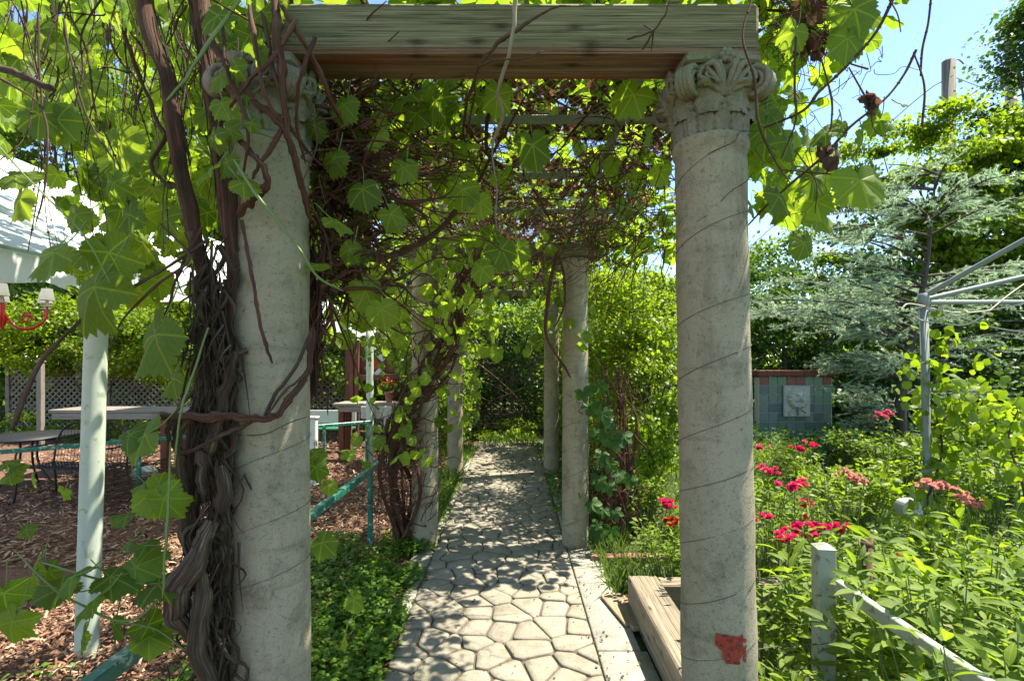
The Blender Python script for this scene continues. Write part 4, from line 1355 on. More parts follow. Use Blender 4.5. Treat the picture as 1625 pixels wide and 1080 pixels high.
mb = MB(); tube(mb, smooth_path([(gb.x, 4.68, gb.z - .08), (gb.x + .03, 4.66, gb.z - .2), (gb.x + .1, 4.66, .1), (gb.x + .12, 4.7, .02)], 5), .006, 6); mb.build('cable', M['rope'], jb)

# ------------------------------------------------------------------ tiled fountain wall with mask plaque
FY = 9.0
a = P(1205, 600, FY); b = P(1320, 600, FY)
fw = thing('fountain_wall', 'small tiled fountain wall with a brown cap, behind the roses', 'wall', ((a.x + b.x) / 2, FY, 0))
mb = MB(); box(mb, ((a.x + b.x) / 2, FY + .10, .72), (b.x - a.x + .02, .16, 1.44)); mb.build('core', M['stone'], fw, smooth=False)
mb = MB(); box(mb, ((a.x + b.x) / 2 - .0, FY + .06, 1.51), (b.x - a.x + .12, .30, .10)); mb.build('cap', M['post_red'], fw, smooth=False)
W_ = b.x - a.x; nc = 8; tw = W_ / nc
pal = ['tile_red', 'tile_green', 'tile_green', 'tile_red', 'tile_green', 'tile_green', 'tile_green', 'tile_red']
for r in range(9):
    for c in range(nc):
        z = 1.455 - (r + .5) * tw
        if z < .05: continue
        mname = pal[c] if r == 0 else ('tile_grey', 'tile_blue', 'tile_green', 'tile_grey', 'tile_blue')[int(RNG.integers(5))]
        if r in (0,) and c in (3, 4): mname = 'tile_red'
        mb = MB(); box(mb, (a.x + (c + .5) * tw, FY + .012, z), (tw - .012, .018, tw - .012), bev=.004, rnd=RNG.random()); mb.build('tile', M[mname], fw, smooth=False)
pc = P(1262, 636, FY)
pq = thing('mask_plaque', 'pale square plaque with a carved face, hung on the tiled wall', 'plaque', (pc.x, FY - .02, pc.z))
mb = MB(); box(mb, (pc.x, FY - .03, pc.z), (.46, .05, .54), bev=.012); mb.build('slab', M['stone'], pq, smooth=False)
mb = MB()
nu, nv = 25, 25; V = []
for i in range(nu):
    for j in range(nv):
        u = i / (nu - 1) * 2 - 1; v = j / (nv - 1) * 2 - 1
        r = math.hypot(u, v * .95); h = max(0, 1 - r) ** .5 * .07 if r < 1 else 0
        an = math.atan2(v, u)
        if .62 < r < 1: h += .022 * abs(math.sin(an * 7)) * (1 - abs(r - .8) / .2)
        for sx in (-1, 1):
            h -= .030 * math.exp(-(((u - sx * .24) / .11) ** 2 + ((v - .16) / .07) ** 2))
            h += .016 * math.exp(-(((u - sx * .24) / .16) ** 2 + ((v - .32) / .05) ** 2))
            h += .012 * math.exp(-(((u - sx * .28) / .13) ** 2 + ((v + .18) / .12) ** 2))
        h += .035 * math.exp(-((u / .09) ** 2 + ((v - .02) / .2) ** 2))
        h -= .035 * math.exp(-((u / .17) ** 2 + ((v + .38) / .07) ** 2))
        V.append((pc.x + u * .19, FY - .056 - h * 1.7, pc.z + .06 + v * .19))
Fs = [(i * nv + j, (i + 1) * nv + j, (i + 1) * nv + j + 1, i * nv + j + 1) for i in range(nu - 1) for j in range(nv - 1)]
mb.add(V, Fs); mb.build('mask', M['stone'], pq)
for s in (-1, 1):
    mb = MB(); pts = [(pc.x + s * .04, FY - .065, pc.z - .12), (pc.x + s * .10, FY - .075, pc.z - .16), (pc.x + s * .15, FY - .065, pc.z - .20), (pc.x + s * .12, FY - .06, pc.z - .24)]
    tube(mb, smooth_path(pts, 4), .014, 6); mb.build('drapery', M['stone'], pq)
mb = MB(); tube(mb, [(pc.x, FY - .08, pc.z - .06), (pc.x, FY - .085, pc.z - .24)], .018, 8); mb.build('spout_stain', M['tile_grey'], pq); 

# ------------------------------------------------------------------ utility poles with wires
up = P(1505, 97, 17)
ut = thing('utility_pole', 'grey wooden utility pole rising above the maple', 'utility pole', (up.x, 17, 0))
mb = MB(); lathe(mb, [(.21, 0), (.19, up.z), (.01, up.z + .02)], (up.x, 17), 16); mb.build('shaft', M['pole_wood'], ut)
for pts in ([(up.x - .1, 17, up.z - .6), P(1440, 170, 17.5), P(1180, 400, 19)], [(up.x - .1, 17, up.z - .9), P(1480, 210, 18), P(1470, 320, 20)], [(up.x + .1, 17, up.z - .5), P(1560, 140, 17), P(1700, 190, 16)], [(up.x + .1, 17, up.z - .8), P(1530, 190, 17), P(1545, 240, 17)]):
    mb = MB(); tube(mb, smooth_path(pts, 5), .014, 4); mb.build('cable', M['insul'], ut)
mb = MB(); tube(mb, smooth_path([(up.x, 17, up.z - .1), (up.x + .3, 17, up.z + .05), (up.x + .5, 17, up.z - .1)], 4), .02, 5); mb.build('hook', M['insul'], ut)
u2 = P(1604, 38, 20)
ut2 = thing('utility_pole', 'second utility pole almost hidden by the dark tree at the right edge', 'utility pole', (u2.x, 20, 0))
mb = MB(); lathe(mb, [(.2, 0), (.18, u2.z), (.01, u2.z + .02)], (u2.x, 20), 14); mb.build('shaft', M['pole_wood'], ut2)
mb = MB(); bar(mb, (u2.x - .5, 20, u2.z - 1.0), (u2.x + .9, 20, u2.z - 1.0), .1); mb.build('crossarm', M['pole_wood'], ut2, smooth=False)

# ------------------------------------------------------------------ trees and hedges
def crown_pts(c, r, nclump, nleaf, cs, rg, shell=.45, flat=.55):
    c = np.array(c); r = np.array(r)
    d = unit(rg.normal(0, 1, (nclump, 3))); q = rg.uniform(shell, 1, nclump)[:, None] ** .6
    cc = c + d * q * r * rg.uniform(.82, 1.12, (nclump, 1))
    k = rg.integers(0, nclump, nleaf)
    o = rg.normal(0, 1, (nleaf, 3)) * cs * rg.uniform(.5, 1.2, nclump)[k][:, None]
    o[:, 2] *= flat
    pos = cc[k] + o
    out = unit(pos - c)
    return pos, out, cc


def tree(name, label, cat, base, trunk_top, blobs, n, leaf, m, tm=TQ, seed=1, group=None, tr=.16, bark='bark_tree', nb=14, cs=.45, flat=.5, downtip=.5, nclump=40):
    rg = np.random.default_rng(seed)
    t = thing(name, label, cat, tuple(base), group)
    base = Vector(base); top = Vector(trunk_top)
    allp = []; allo = []; ccs = []
    tot = sum(b[1][0] * b[1][1] * b[1][2] for b in blobs)
    for c, r in blobs:
        f = r[0] * r[1] * r[2] / tot
        p, o, cc = crown_pts(c, r, max(6, int(nclump * f) + 4), int(n * f), cs, rg, flat=flat)
        allp.append(p); allo.append(o); ccs.append(cc)
    pos = np.concatenate(allp); out = np.concatenate(allo); ccs = np.concatenate(ccs)
    keep = pos[:, 2] > .02
    pos = pos[keep]; out = out[keep]
    tip = out * .6 + rg.normal(0, .6, pos.shape); tip[:, 2] -= downtip
    nrm = out * .4 + rg.normal(0, .5, pos.shape); nrm[:, 2] += .7
    mb = MB(); scatter(mb, tm, pos, tip, nrm, rg.uniform(.6, 1.25, len(pos)) * leaf)
    mb.build('crown', M[m], t, kind='stuff')
    mb = MB()
    mid = base.lerp(top, .5) + Vector((rg.normal(0, .06), rg.normal(0, .06), 0)) * (top - base).length * .4
    tp = smooth_path([base - Vector((0, 0, .1)), base.lerp(mid, .5), mid, top], 5)
    tube(mb, tp, [tr * 1.25, tr, tr * .75, tr * .4], 10, lump=.12)
    mb.build('trunk', M[bark], t)
    order = rg.permutation(len(ccs))[:nb]
    for k in order:
        c = Vector(ccs[k]); s = tp[int(rg.integers(len(tp) // 3, len(tp)))]
        m1 = s.lerp(c, .5) + Vector((0, 0, .12 * (c - s).length * rg.uniform(-.2, 1)))
        mb = MB(); tube(mb, smooth_path([s, m1, c], 5), [tr * .35, tr * .2, tr * .06], 6, lump=.1)
        mb.build('limb', M[bark], t)
    return t


# trees beyond the lattice fence, left and centre
g_ = 'trees beyond the lattice fence'
tree('broadleaf_tree', 'large green tree filling the sky behind the tent at the left edge', 'tree', (-14.5, 16.5, 0), (-14, 16.5, 6), [((-14, 16, 6.5), (4.2, 2.6, 5)), ((-16.5, 14.5, 3.6), (2.5, 2, 3.2))], 42000, .19, 'tree', seed=2, group=g_, tr=.25, nclump=70, cs=.6)
tree('broadleaf_tree', 'dense green tree rising behind the tent ridge left of the front column', 'tree', (-8.6, 16, 0), (-8.4, 16, 6), [((-8.6, 16, 6.2), (3.6, 2.4, 5.4))], 40000, .18, 'maple', seed=3, group=g_, tr=.22, nclump=60, cs=.6)
tree('broadleaf_tree', 'green tree behind the left column and the netting roof', 'tree', (-3.6, 17, 0), (-3.4, 17, 5), [((-3.6, 17, 5), (3.2, 2.2, 5.2))], 34000, .17, 'tree', seed=4, group=g_, tr=.2, nclump=50, cs=.55)
tree('broadleaf_tree', 'darker tree closing the view over the end of the path', 'tree', (.8, 16, 0), (.8, 16, 4.5), [((.8, 16, 4.0), (2.5, 2, 4.2))], 18000, .13, 'dark_tree', seed=5, group=g_, tr=.2, nclump=45, cs=.5)

mb = MB(); rg = np.random.default_rng(77)
for k in range(64):
    a = rg.uniform(-70, 70); d = rg.uniform(24, 36); c = (d * math.sin(R(a)), d * math.cos(R(a)), 0)
    p, o, cc = crown_pts((c[0], c[1], 2.2), (3.2, 2.0, rg.uniform(2.6, 4.6)), 14, 900, .8, rg)
    tp = o * .5 + rg.normal(0, .6, p.shape); nr = o * .4 + rg.normal(0, .5, p.shape) + (0, 0, .7)
    scatter(mb, TQ, p[p[:, 2] > 0], tp[p[:, 2] > 0], nr[p[:, 2] > 0], .42)
tag(mb.build('distant_woods', M['tree']), 'belt of distant green trees seen through the gaps at the horizon', kind='stuff')
# sunlit vines on the lattice fence (left), dark vine mass at the path end
tree('climbing_shrub', 'sunlit leafy vine spilling over the lattice fence left of the tent pole', 'shrub', (-9.4, 11.7, 0), (-9.4, 11.7, 1.6), [((-10.2, 11.6, 2.3), (2.4, .8, 1.0)), ((-7.0, 11.5, 2.25), (2.2, .8, 1.05))], 30000, .085, 'maple', seed=6, tr=.05, nclump=60, cs=.24, nb=10, bark='cane')
tree('climbing_shrub', 'bright green vine covering the lattice fence behind the left front column', 'shrub', (-4.8, 11.6, 0), (-4.8, 11.6, 1.6), [((-5.2, 11.6, 2.0), (1.8, .7, 1.2)), ((-2.9, 11.8, 2.0), (1.5, .7, 1.3))], 26000, .08, 'grape_bg', seed=7, tr=.05, nclump=60, cs=.22, nb=10, bark='cane')
tree('low_shrub', 'low green plants growing along the foot of the lattice fence', 'shrub', (-8, 11.2, 0), (-8, 11.2, .4), [((-9.5, 11.2, .28), (2.3, .35, .35)), ((-6, 11.2, .25), (1.5, .3, .3))], 5000, .07, 'grape_bg', seed=8, tr=.02, nclump=40, cs=.12, nb=6, bark='cane')
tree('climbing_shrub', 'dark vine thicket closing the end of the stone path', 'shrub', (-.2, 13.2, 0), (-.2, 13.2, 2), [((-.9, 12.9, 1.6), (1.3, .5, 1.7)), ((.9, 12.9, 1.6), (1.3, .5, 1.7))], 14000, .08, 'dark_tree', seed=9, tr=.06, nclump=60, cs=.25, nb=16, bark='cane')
tree('climbing_shrub', 'leafy vine arching over the stone path in front of its far end', 'shrub', (-1.25, 10.4, 0), (-1.2, 10.4, 2.2), [((-1.35, 10.4, 1.6), (.45, .7, 1.4)), ((1.0, 10.2, 1.3), (.45, .7, 1.4)), ((-.2, 10.3, 2.75), (1.3, .8, .35))], 9000, .075, 'grape_bg', seed=10, tr=.05, nclump=60, cs=.18, nb=16, bark='cane')
tree('low_shrub', 'sunlit low plants right at the end of the stone path', 'shrub', (-.25, 11.2, 0), (-.2, 11.2, .3), [((-.2, 11.2, .18), (.75, .35, .3))], 2200, .06, 'maple', seed=12, tr=.012, nclump=30, cs=.1, nb=5, bark='cane')

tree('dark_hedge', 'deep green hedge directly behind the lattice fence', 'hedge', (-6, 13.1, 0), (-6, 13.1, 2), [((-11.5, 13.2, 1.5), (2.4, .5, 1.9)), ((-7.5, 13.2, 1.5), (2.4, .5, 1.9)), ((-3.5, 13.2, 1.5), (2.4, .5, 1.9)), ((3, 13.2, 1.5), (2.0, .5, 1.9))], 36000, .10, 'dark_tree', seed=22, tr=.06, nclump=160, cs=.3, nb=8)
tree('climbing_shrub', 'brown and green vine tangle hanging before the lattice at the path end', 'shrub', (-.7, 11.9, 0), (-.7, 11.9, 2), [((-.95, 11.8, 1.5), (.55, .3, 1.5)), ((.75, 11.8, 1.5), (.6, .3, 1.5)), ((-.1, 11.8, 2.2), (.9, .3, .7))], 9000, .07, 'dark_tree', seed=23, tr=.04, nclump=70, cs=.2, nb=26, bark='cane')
tree('vine_hedge', 'leafy wall of vine between the third left column and the path end', 'hedge', (-1.05, 9.4, 0), (-1.0, 9.4, 2.2), [((-1.08, 9.3, 1.3), (.28, 1.2, 1.3)), ((.95, 9.0, 1.2), (.26, 1.0, 1.2))], 12000, .06, 'tree', seed=24, tr=.04, nclump=90, cs=.14, nb=20, bark='cane')
# right of the arbour: hedge of vines seen beside the second column
tree('vine_hedge', 'tall bright green vine hedge between the second and right front columns', 'hedge', (1.75, 6.3, 0), (1.7, 6.3, 2.2), [((1.22, 5.7, 1.45), (.42, .6, 1.4)), ((1.55, 6.3, 1.5), (.55, 1.1, 1.35)), ((1.75, 7.6, 1.6), (.8, 1.0, 1.45)), ((1.5, 7.2, 2.6), (.9, 1.0, .5))], 44000, .05, 'maple', seed=13, tr=.04, nclump=230, cs=.15, nb=30, bark='cane')
tree('vine_hedge', 'darker vine hedge further along the right side of the arbour', 'hedge', (1.2, 9.3, 0), (1.2, 9.3, 2.2), [((1.35, 9.3, 1.4), (.5, 1.2, 1.5))], 9000, .065, 'tree', seed=14, tr=.05, nclump=60, cs=.2, nb=12, bark='cane')
tree('vine_hedge', 'leafy vine hanging along the left side of the arbour behind the second column', 'hedge', (-1.25, 7, 0), (-1.2, 7, 2.3), [((-1.25, 6.6, 2.15), (.3, 1.6, .55)), ((-1.2, 8.8, 1.6), (.35, .9, 1.1))], 5500, .075, 'grape_bg', seed=15, tr=.03, nclump=60, cs=.16, nb=14, bark='cane')

# right hand trees
tree('maple_tree', 'layered yellow-green maple with a visible dark trunk below the utility pole', 'tree', (10.4, 13, 0), (10.9, 13, 5.2), [((10.6, 13, 7.0), (1.9, 1.5, 1.3)), ((10.0, 13, 5.9), (1.6, 1.3, 1.0)), ((9.6, 12.6, 4.6), (1.5, 1.2, .9)), ((12.0, 13, 5.2), (1.6, 1.4, 1.3)), ((11.2, 12.8, 3.4), (2.2, 1.2, .8)), ((13.8, 13, 3.9), (1.5, 1.2, 1.2))], 42000, .12, 'maple', seed=16, tr=.15, nclump=90, cs=.3, nb=26, flat=.3)
tree('tall_tree', 'tall dark green tree cut off by the right edge of the picture', 'tree', (15.4, 14.5, 0), (15.4, 14.5, 9), [((15.2, 14.5, 8.4), (1.6, 1.8, 4.0)), ((15.0, 14.5, 6.2), (1.7, 1.8, 2.6)), ((15.6, 14.5, 3.6), (2.0, 1.6, 2.8))], 52000, .14, 'dark_tree', seed=17, tr=.25, nclump=90, cs=.42)
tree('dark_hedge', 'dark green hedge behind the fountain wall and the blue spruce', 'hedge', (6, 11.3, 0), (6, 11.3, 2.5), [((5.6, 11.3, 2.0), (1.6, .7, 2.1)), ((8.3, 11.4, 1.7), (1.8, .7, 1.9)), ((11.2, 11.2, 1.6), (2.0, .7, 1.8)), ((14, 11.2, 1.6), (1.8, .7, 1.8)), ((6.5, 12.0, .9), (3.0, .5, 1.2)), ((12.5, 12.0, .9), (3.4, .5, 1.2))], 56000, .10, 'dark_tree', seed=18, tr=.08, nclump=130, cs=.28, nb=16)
tree('light_tree', 'small light green tree between the right column and the blue spruce', 'tree', (7.0, 13.0, 0), (7.1, 13, 3.4), [((6.9, 13, 3.5), (1.6, 1.0, 1.5)), ((9.3, 13, 3.2), (1.4, .9, 1.3))], 15000, .10, 'tree', seed=19, tr=.09, nclump=60, cs=.3)
tree('light_tree', 'low leafy tree seen through the gap beside the right front column', 'tree', (3.1, 14, 0), (3.2, 14, 3), [((3.0, 14, 2.4), (1.4, 1, 2.2))], 12000, .10, 'maple', seed=20, tr=.09, nclump=50, cs=.3)


def spruce(label, bx, by, H, seed=21):
    rg = np.random.default_rng(seed)
    t = thing('blue_spruce', label, 'tree', (bx, by, 0))
    leader = smooth_path([(bx, by, -.1), (bx - .05, by, .9), (bx + .15, by + .05, 2.0), (bx + .35, by, 3.1), (bx + .55, by, H)], 8)
    mb = MB(); tube(mb, leader, [.11, .09, .065, .04, .01], 10, lump=.15); mb.build('trunk', M['bark_tree'], t)
    npos = []; ndir = []; naxis = []
    nbr = 0
    for k in range(84):
        q = rg.uniform(.12, .98); o = leader[int(q * (len(leader) - 1))]
        z = o.z
        Lb = (3.8 * (1 - z / (H + .9)) + .40) * rg.uniform(.6, 1.05)
        a = rg.uniform(0, 2 * math.pi)
        if rg.random() < .6: a = math.pi + rg.normal(0, .75)
        d = Vector((math.cos(a), math.sin(a) * .8, 0))
        if z < 1.75: Lb = min(Lb, 1.35)
        if z < .9: Lb *= .6
        rise = rg.uniform(.05, .45)
        pts = [o, o + d * Lb * .35 + Vector((0, 0, rise * Lb * .4)), o + d * Lb * .7 + Vector((0, 0, rise * Lb * .55)), o + d * Lb + Vector((0, 0, rise * Lb * .45))]
        pth = smooth_path(pts, 6)
        b = MB(); tube(b, pth, [.026, .016, .010, .004], 5, lump=.1)
        n_tw = int(Lb * 13)
        for j in range(n_tw):
            u = rg.uniform(.12, 1.0); p = pth[int(u * (len(pth) - 1))]
            side = rg.choice((-1, 1))
            e = Vector((-d.y, d.x, 0)) * side
            tl = rg.uniform(.18, .62) * (1.15 - .55 * u) * min(1, Lb / 1.3)
            td = (d * rg.uniform(.5, 1.0) + e * rg.uniform(.3, 1.0) + Vector((0, 0, rg.normal(.05, .22)))).normalized()
            p2 = p + td * tl + Vector((0, 0, -.08 * tl))
            tube(b, [p, p.lerp(p2, .5) + Vector((0, 0, .02)), p2], [.006, .003], 3, cap=False)
            segs = [(p, p2)]
            for s2 in range(int(tl * 10)):
                f = rg.uniform(.2, .95); sp = p.lerp(p2, f); sd = (td + Vector(rg.normal(0, .75, 3)) * Vector((1, 1, .5)).x).normalized(); sl_ = tl * .38 * (1.1 - f)
                segs.append((sp, sp + sd * sl_))
            for (A, B) in segs:
                nn = int((B - A).length * 330) + 4
                f = rg.random(nn)
                A_ = np.array(A); D_ = np.array(B - A)
                npos.append(A_ + f[:, None] * D_); ndir.append(np.repeat(unit(D_)[None], nn, 0))
        b.build('branch', M['bark_tree'], t)
    pos = np.concatenate(npos); ax = np.concatenate(ndir)
    tip = ax * 1.0 + unit(rg.normal(0, 1, pos.shape)) * .75
    nrm = rg.normal(0, 1, pos.shape)
    mb = MB()
    tm = (np.array([(-.05, 0, 0), (.05, 0, 0), (0, 1, 0)]), np.array([(0, 1, 2)]), None)
    scatter(mb, tm, pos, tip, nrm, rg.uniform(.028, .048, len(pos)))
    mb.build('needles', M['needle'], t, kind='stuff')
    return len(pos)


spruce('spreading blue-green spruce with layered branches right of the fountain wall', 6.35, 8.3, 5.0)

# ------------------------------------------------------------------ garden plants on the right
def bush(name, label, cat, c, rad, H, nst, lps, ls, tm, m, seed, group=None, lean=.6, stem='cane_green', parts=None, meshes=None, tipup=.25):
    """stems that fan out from the ground with leaves along them"""
    rg = np.random.default_rng(seed)
    t = thing(name, label, cat, (c[0], c[1], 0), group)
    mb = MB(); P_ = []; T_ = []
    for k in range(nst):
        a = rg.uniform(0, 6.283); rr = rad * rg.uniform(.1, 1) ** .7
        h = H * rg.uniform(.65, 1.05)
        b0 = Vector((c[0] + rr * .45 * math.cos(a), c[1] + rr * .45 * math.sin(a), 0))
        e = Vector((c[0] + rr * math.cos(a), c[1] + rr * math.sin(a), h))
        pth = smooth_path([b0, b0.lerp(e, .55) + Vector((0, 0, h * .12)), e], 6)
        tube(mb, pth, [.006, .004, .002], 5)
        for j in range(lps):
            u = rg.uniform(.25, 1) ** .8; p = pth[min(len(pth) - 1, int(u * len(pth)))]
            d = rg.normal(0, 1, 3); d[2] = abs(d[2]) * .3 + tipup; d = unit(d)
            st = .02 + rg.random() * .05
            P_.append(np.array(p) + d * st); T_.append(d + np.array((0, 0, -.1)))
    mb.build('stem', M[stem], t)
    P_ = np.array(P_); T_ = np.array(T_)
    nr = rg.normal(0, .35, P_.shape); nr[:, 2] += 1
    sz = ls * rg.uniform(.6, 1.2, len(P_))
    if meshes:
        d2 = P_[:, 1] - .0 * P_[:, 0]
        o = np.argsort(d2 - P_[:, 2] * .6); A = o[:300]; B = o[300:]
        instances(t, 'leaf', meshes, P_[A], T_[A], nr[A], sz[A], rg)
        if len(B):
            mb = MB(); scatter(mb, tm, P_[B], T_[B], nr[B], sz[B]); mb.build('foliage', M[m], t, kind='stuff')
    else:
        mb = MB(); scatter(mb, tm, P_, T_, nr, sz); mb.build('foliage', M[m], t, kind='stuff')
    return t


PL = PLANT_ME[:2]
gp = 'leafy garden plants in the foreground'
bush('leafy_plant', 'bright plant with long pointed leaves around the white fence post', 'plant', (1.55, 2.38), .36, .76, 30, 18, .095, TO, 'plant', 31, gp, meshes=PL)
bush('leafy_plant', 'bright plant with long pointed leaves crowding over the white rail', 'plant', (1.66, 1.95), .40, .92, 40, 18, .095, TO, 'plant', 32, gp, meshes=PL)
bush('leafy_plant', 'pointed-leaf plant at the right edge below the white rail', 'plant', (1.50, 1.50), .28, .84, 30, 17, .085, TO, 'plant', 33, gp, meshes=PL)
bush('leafy_plant', 'pointed-leaf plant in the raised bed between column and post', 'plant', (1.16, 2.55), .22, .60, 24, 15, .075, TO, 'plant', 34, gp, meshes=PL)
bush('leafy_plant', 'pointed-leaf plant low in front of the white fence post', 'plant', (1.12, 1.92), .20, .48, 20, 15, .08, TO, 'plant', 35, gp, meshes=PL)
bush('leafy_plant', 'pointed-leaf plant behind the rusty pipe', 'plant', (2.1, 2.9), .42, .70, 40, 18, .085, TO, 'plant', 36, gp, meshes=PL)
bush('leafy_plant', 'pointed-leaf plant halfway up the right edge of the picture', 'plant', (2.65, 2.6), .45, .80, 40, 18, .09, TO, 'plant', 37, gp, meshes=PL)
bush('leafy_plant', 'fine-leaved plant just behind the raised bed', 'plant', (1.25, 3.85), .35, .50, 26, 26, .05, TOS, 'plant', 38, gp)
bush('leafy_plant', 'fine-leaved plant below the rose with three crimson heads', 'plant', (2.1, 4.2), .5, .7, 34, 28, .055, TOS, 'plant', 39, gp)
bush('leafy_plant', 'fine-leaved plant beneath the salmon blossoms', 'plant', (3.0, 3.7), .5, .46, 40, 28, .06, TOS, 'maple', 40, gp)
gq = 'shrubs in the middle of the garden'
bush('garden_shrub', 'yellow-green feathery shrub in front of the fountain wall', 'shrub', (2.75, 5.9), .6, .78, 60, 40, .06, TB, 'maple', 41, gq)
bush('garden_shrub', 'dark green shrub directly below the mask plaque', 'shrub', (4.3, 7.6), .9, .66, 70, 40, .07, TOS, 'creeper', 42, gq)
bush('garden_shrub', 'spiky grass-leaved clump at the left foot of the fountain wall', 'shrub', (3.6, 7.3), .6, .62, 60, 40, .13, TB, 'plant', 43, gq)
bush('garden_shrub', 'light green shrub around the base of the clothes dryer', 'shrub', (3.7, 5.5), .7, .60, 60, 36, .06, TOS, 'maple', 44, gq)
bush('garden_shrub', 'light green shrub right of the wooden stake', 'shrub', (5.2, 5.6), .9, .75, 70, 36, .065, TOS, 'plant', 45, gq)
bush('garden_shrub', 'tall leafy shrub at the right edge beside the spruce', 'shrub', (6.2, 6.4), .7, 1.15, 60, 36, .085, TOS, 'maple', 46, gq)
bush('garden_shrub', 'small-leaved green shrub behind the pink rose', 'shrub', (5.1, 6.9), .8, .75, 70, 36, .06, TOS, 'plant', 47, gq)
bush('garden_shrub', 'low tangle of stems at the right of the second column', 'shrub', (1.35, 5.2), .35, .55, 40, 26, .05, TOS, 'grape_bg', 48, gq)
bush('garden_shrub', 'small leafy plants at the foot of the vine hedge', 'shrub', (1.9, 4.9), .5, .5, 50, 26, .05, TOS, 'plant', 49, gq)

for i_, (x, y, h, lab) in enumerate([(1.45, 3.3, .95, 'tall thin weed stem rising beside the rusty pipe, towards the column'), (2.15, 3.4, 1.0, 'tall thin weed rising left of the salmon flowers'), (3.3, 3.2, .9, 'tall thin weed at the right edge above the pointed leaves'), (2.0, 2.2, .95, 'thin upright weed shoots standing through the white rail plants')]):
    bush('tall_weed', lab, 'weed', (x, y), .22, h, 12, 16, .06, TON, 'maple', 90 + i_, 'thin tall weeds in the garden', tipup=.5)

# vine on the clothes dryer
def vine_on(name, label, pts, n, leaf, m, tm, seed, spread=.12, r=(.012, .004), bark='cane', stuffname='foliage', down=.5):
    rg = np.random.default_rng(seed); t = thing(name, label, 'vine', tuple(pts[0]))
    pth = smooth_path(pts, 8)
    mb = MB(); tube(mb, pth, list(r), 6, lump=.2); mb.build('stem', M[bark], t)
    k = rg.integers(0, len(pth), n); A = np.array([tuple(p) for p in pth])[k] + rg.normal(0, spread, (n, 3))
    tp, nr = hang(n, down, rg=rg); mb = MB(); scatter(mb, tm, A, tp, nr, rg.uniform(.5, 1.2, n) * leaf); mb.build(stuffname, M[m], t, kind='stuff')
    return t
cx_ = CX + .03
vine_on('climbing_vine', 'bright vine climbing the clothes dryer post', [(cx_ + .1, 4.2, 0), (cx_ - .05, 4.15, .5), (cx_ + .08, 4.15, 1.0), (cx_, 4.15, 1.5), (cx_ + .15, 4.15, 1.95)], 330, .055, 'maple', TGL[0], 51, .12)
vine_on('climbing_vine', 'side shoot of the vine reaching right from the clothes dryer', [(cx_ + .05, 4.2, 1.2), (cx_ + .3, 4.15, 1.35), (cx_ + .5, 4.1, 1.2), (cx_ + .75, 4.1, .9)], 200, .055, 'maple', TGL[0], 52, .11)
vine_on('climbing_vine', 'leafy shoot leaning in at the right edge below the dryer arms', [P(1640, 900, 3.6), P(1625, 780, 3.6), P(1600, 700, 3.7), P(1615, 650, 3.6)], 150, .065, 'maple', TGL[1], 53, .13)

# ------------------------------------------------------------------ roses
def bloom_mesh(name, m, seed, ragged=0.0):
    rg = np.random.default_rng(seed); mb = MB()
    for ring, (cnt, tilt, L) in enumerate(((6, .35, 1.0), (6, .75, .9), (5, 1.1, .75), (4, 1.35, .55))):
        a = np.linspace(0, 6.283, cnt, endpoint=False) + ring * .5 + rg.normal(0, .15, cnt)
        tip = np.stack([np.cos(a) * math.cos(tilt), np.sin(a) * math.cos(tilt), np.full(cnt, math.sin(tilt))], 1)
        nrm = np.stack([-np.cos(a) * math.sin(tilt), -np.sin(a) * math.sin(tilt), np.full(cnt, math.cos(tilt))], 1) + rg.normal(0, .15 + ragged, (cnt, 3))
        tm = oval_tmpl(.48, 4, -.25, -.25 + ring * .02)
        scatter(mb, tm, np.zeros((cnt, 3)) + (0, 0, ring * .06), tip, nrm, L * rg.uniform(.85, 1.1, cnt), rg.random(cnt))
    return mb.mesh(name, M[m])


BL = {k: [bloom_mesh('bloom_' + k, m, s) for s in (1, 2)] for k, m in (('rose', 'petal'), ('pink', 'petal_pink'), ('red', 'petal_red'), ('faded', 'petal_faded'))}


def rose(label, heads, Y, kind, seed, bs=.032, ls=.05, nl=26, name='rose_bush', group='flowering roses'):
    rg = np.random.default_rng(seed)
    ps = [P(x, y, Y + dy) for x, y, dy in heads]
    cx = sum(p.x for p in ps) / len(ps); cy = sum(p.y for p in ps) / len(ps)
    t = thing(name, label, 'flower', (cx, cy, 0), group)
    mb = MB(); LP = []
    pos = []
    for p in ps:
        b0 = Vector((cx + rg.normal(0, .06), cy + rg.normal(0, .06), 0)); pth = smooth_path([b0, b0.lerp(p, .5) + Vector((rg.normal(0, .03), 0, .05)), p - Vector((0, 0, .02))], 6)
        tube(mb, pth, [.005, .004, .003], 5)
        for j in range(nl): LP.append(np.array(pth[int(rg.uniform(.3, .97) * len(pth))]) + rg.normal(0, .035, 3))
        nbl = 5 if kind != 'faded' else 12
        for j in range(nbl):
            o = rg.normal(0, 1, 3) * (bs * .95, bs * .95, bs * .45)
            q = p + Vector(o); pos.append(tuple(q))
    mb.build('stem', M['cane_green'], t)
    pos = np.array(pos)
    tip = rg.normal(0, 1, pos.shape); tip[:, 2] *= .2; nr = rg.normal(0, .3, pos.shape) + (0, -.55, .8)
    # flowers open along +z of their mesh
    x, y, z = frames(tip, nr)
    instances(t, 'flower', BL[kind], pos, tip, nr, bs * rg.uniform(.75, 1.15, len(pos)) * (.7 if kind == 'faded' else 1), rg)
    LP = np.array(LP); tp, nn = hang(len(LP), .1, up=.9, rg=rg)
    mb = MB(); scatter(mb, TOS, LP, tp, nn, ls * rg.uniform(.6, 1.1, len(LP))); mb.build('foliage', M['plant'], t, kind='stuff')


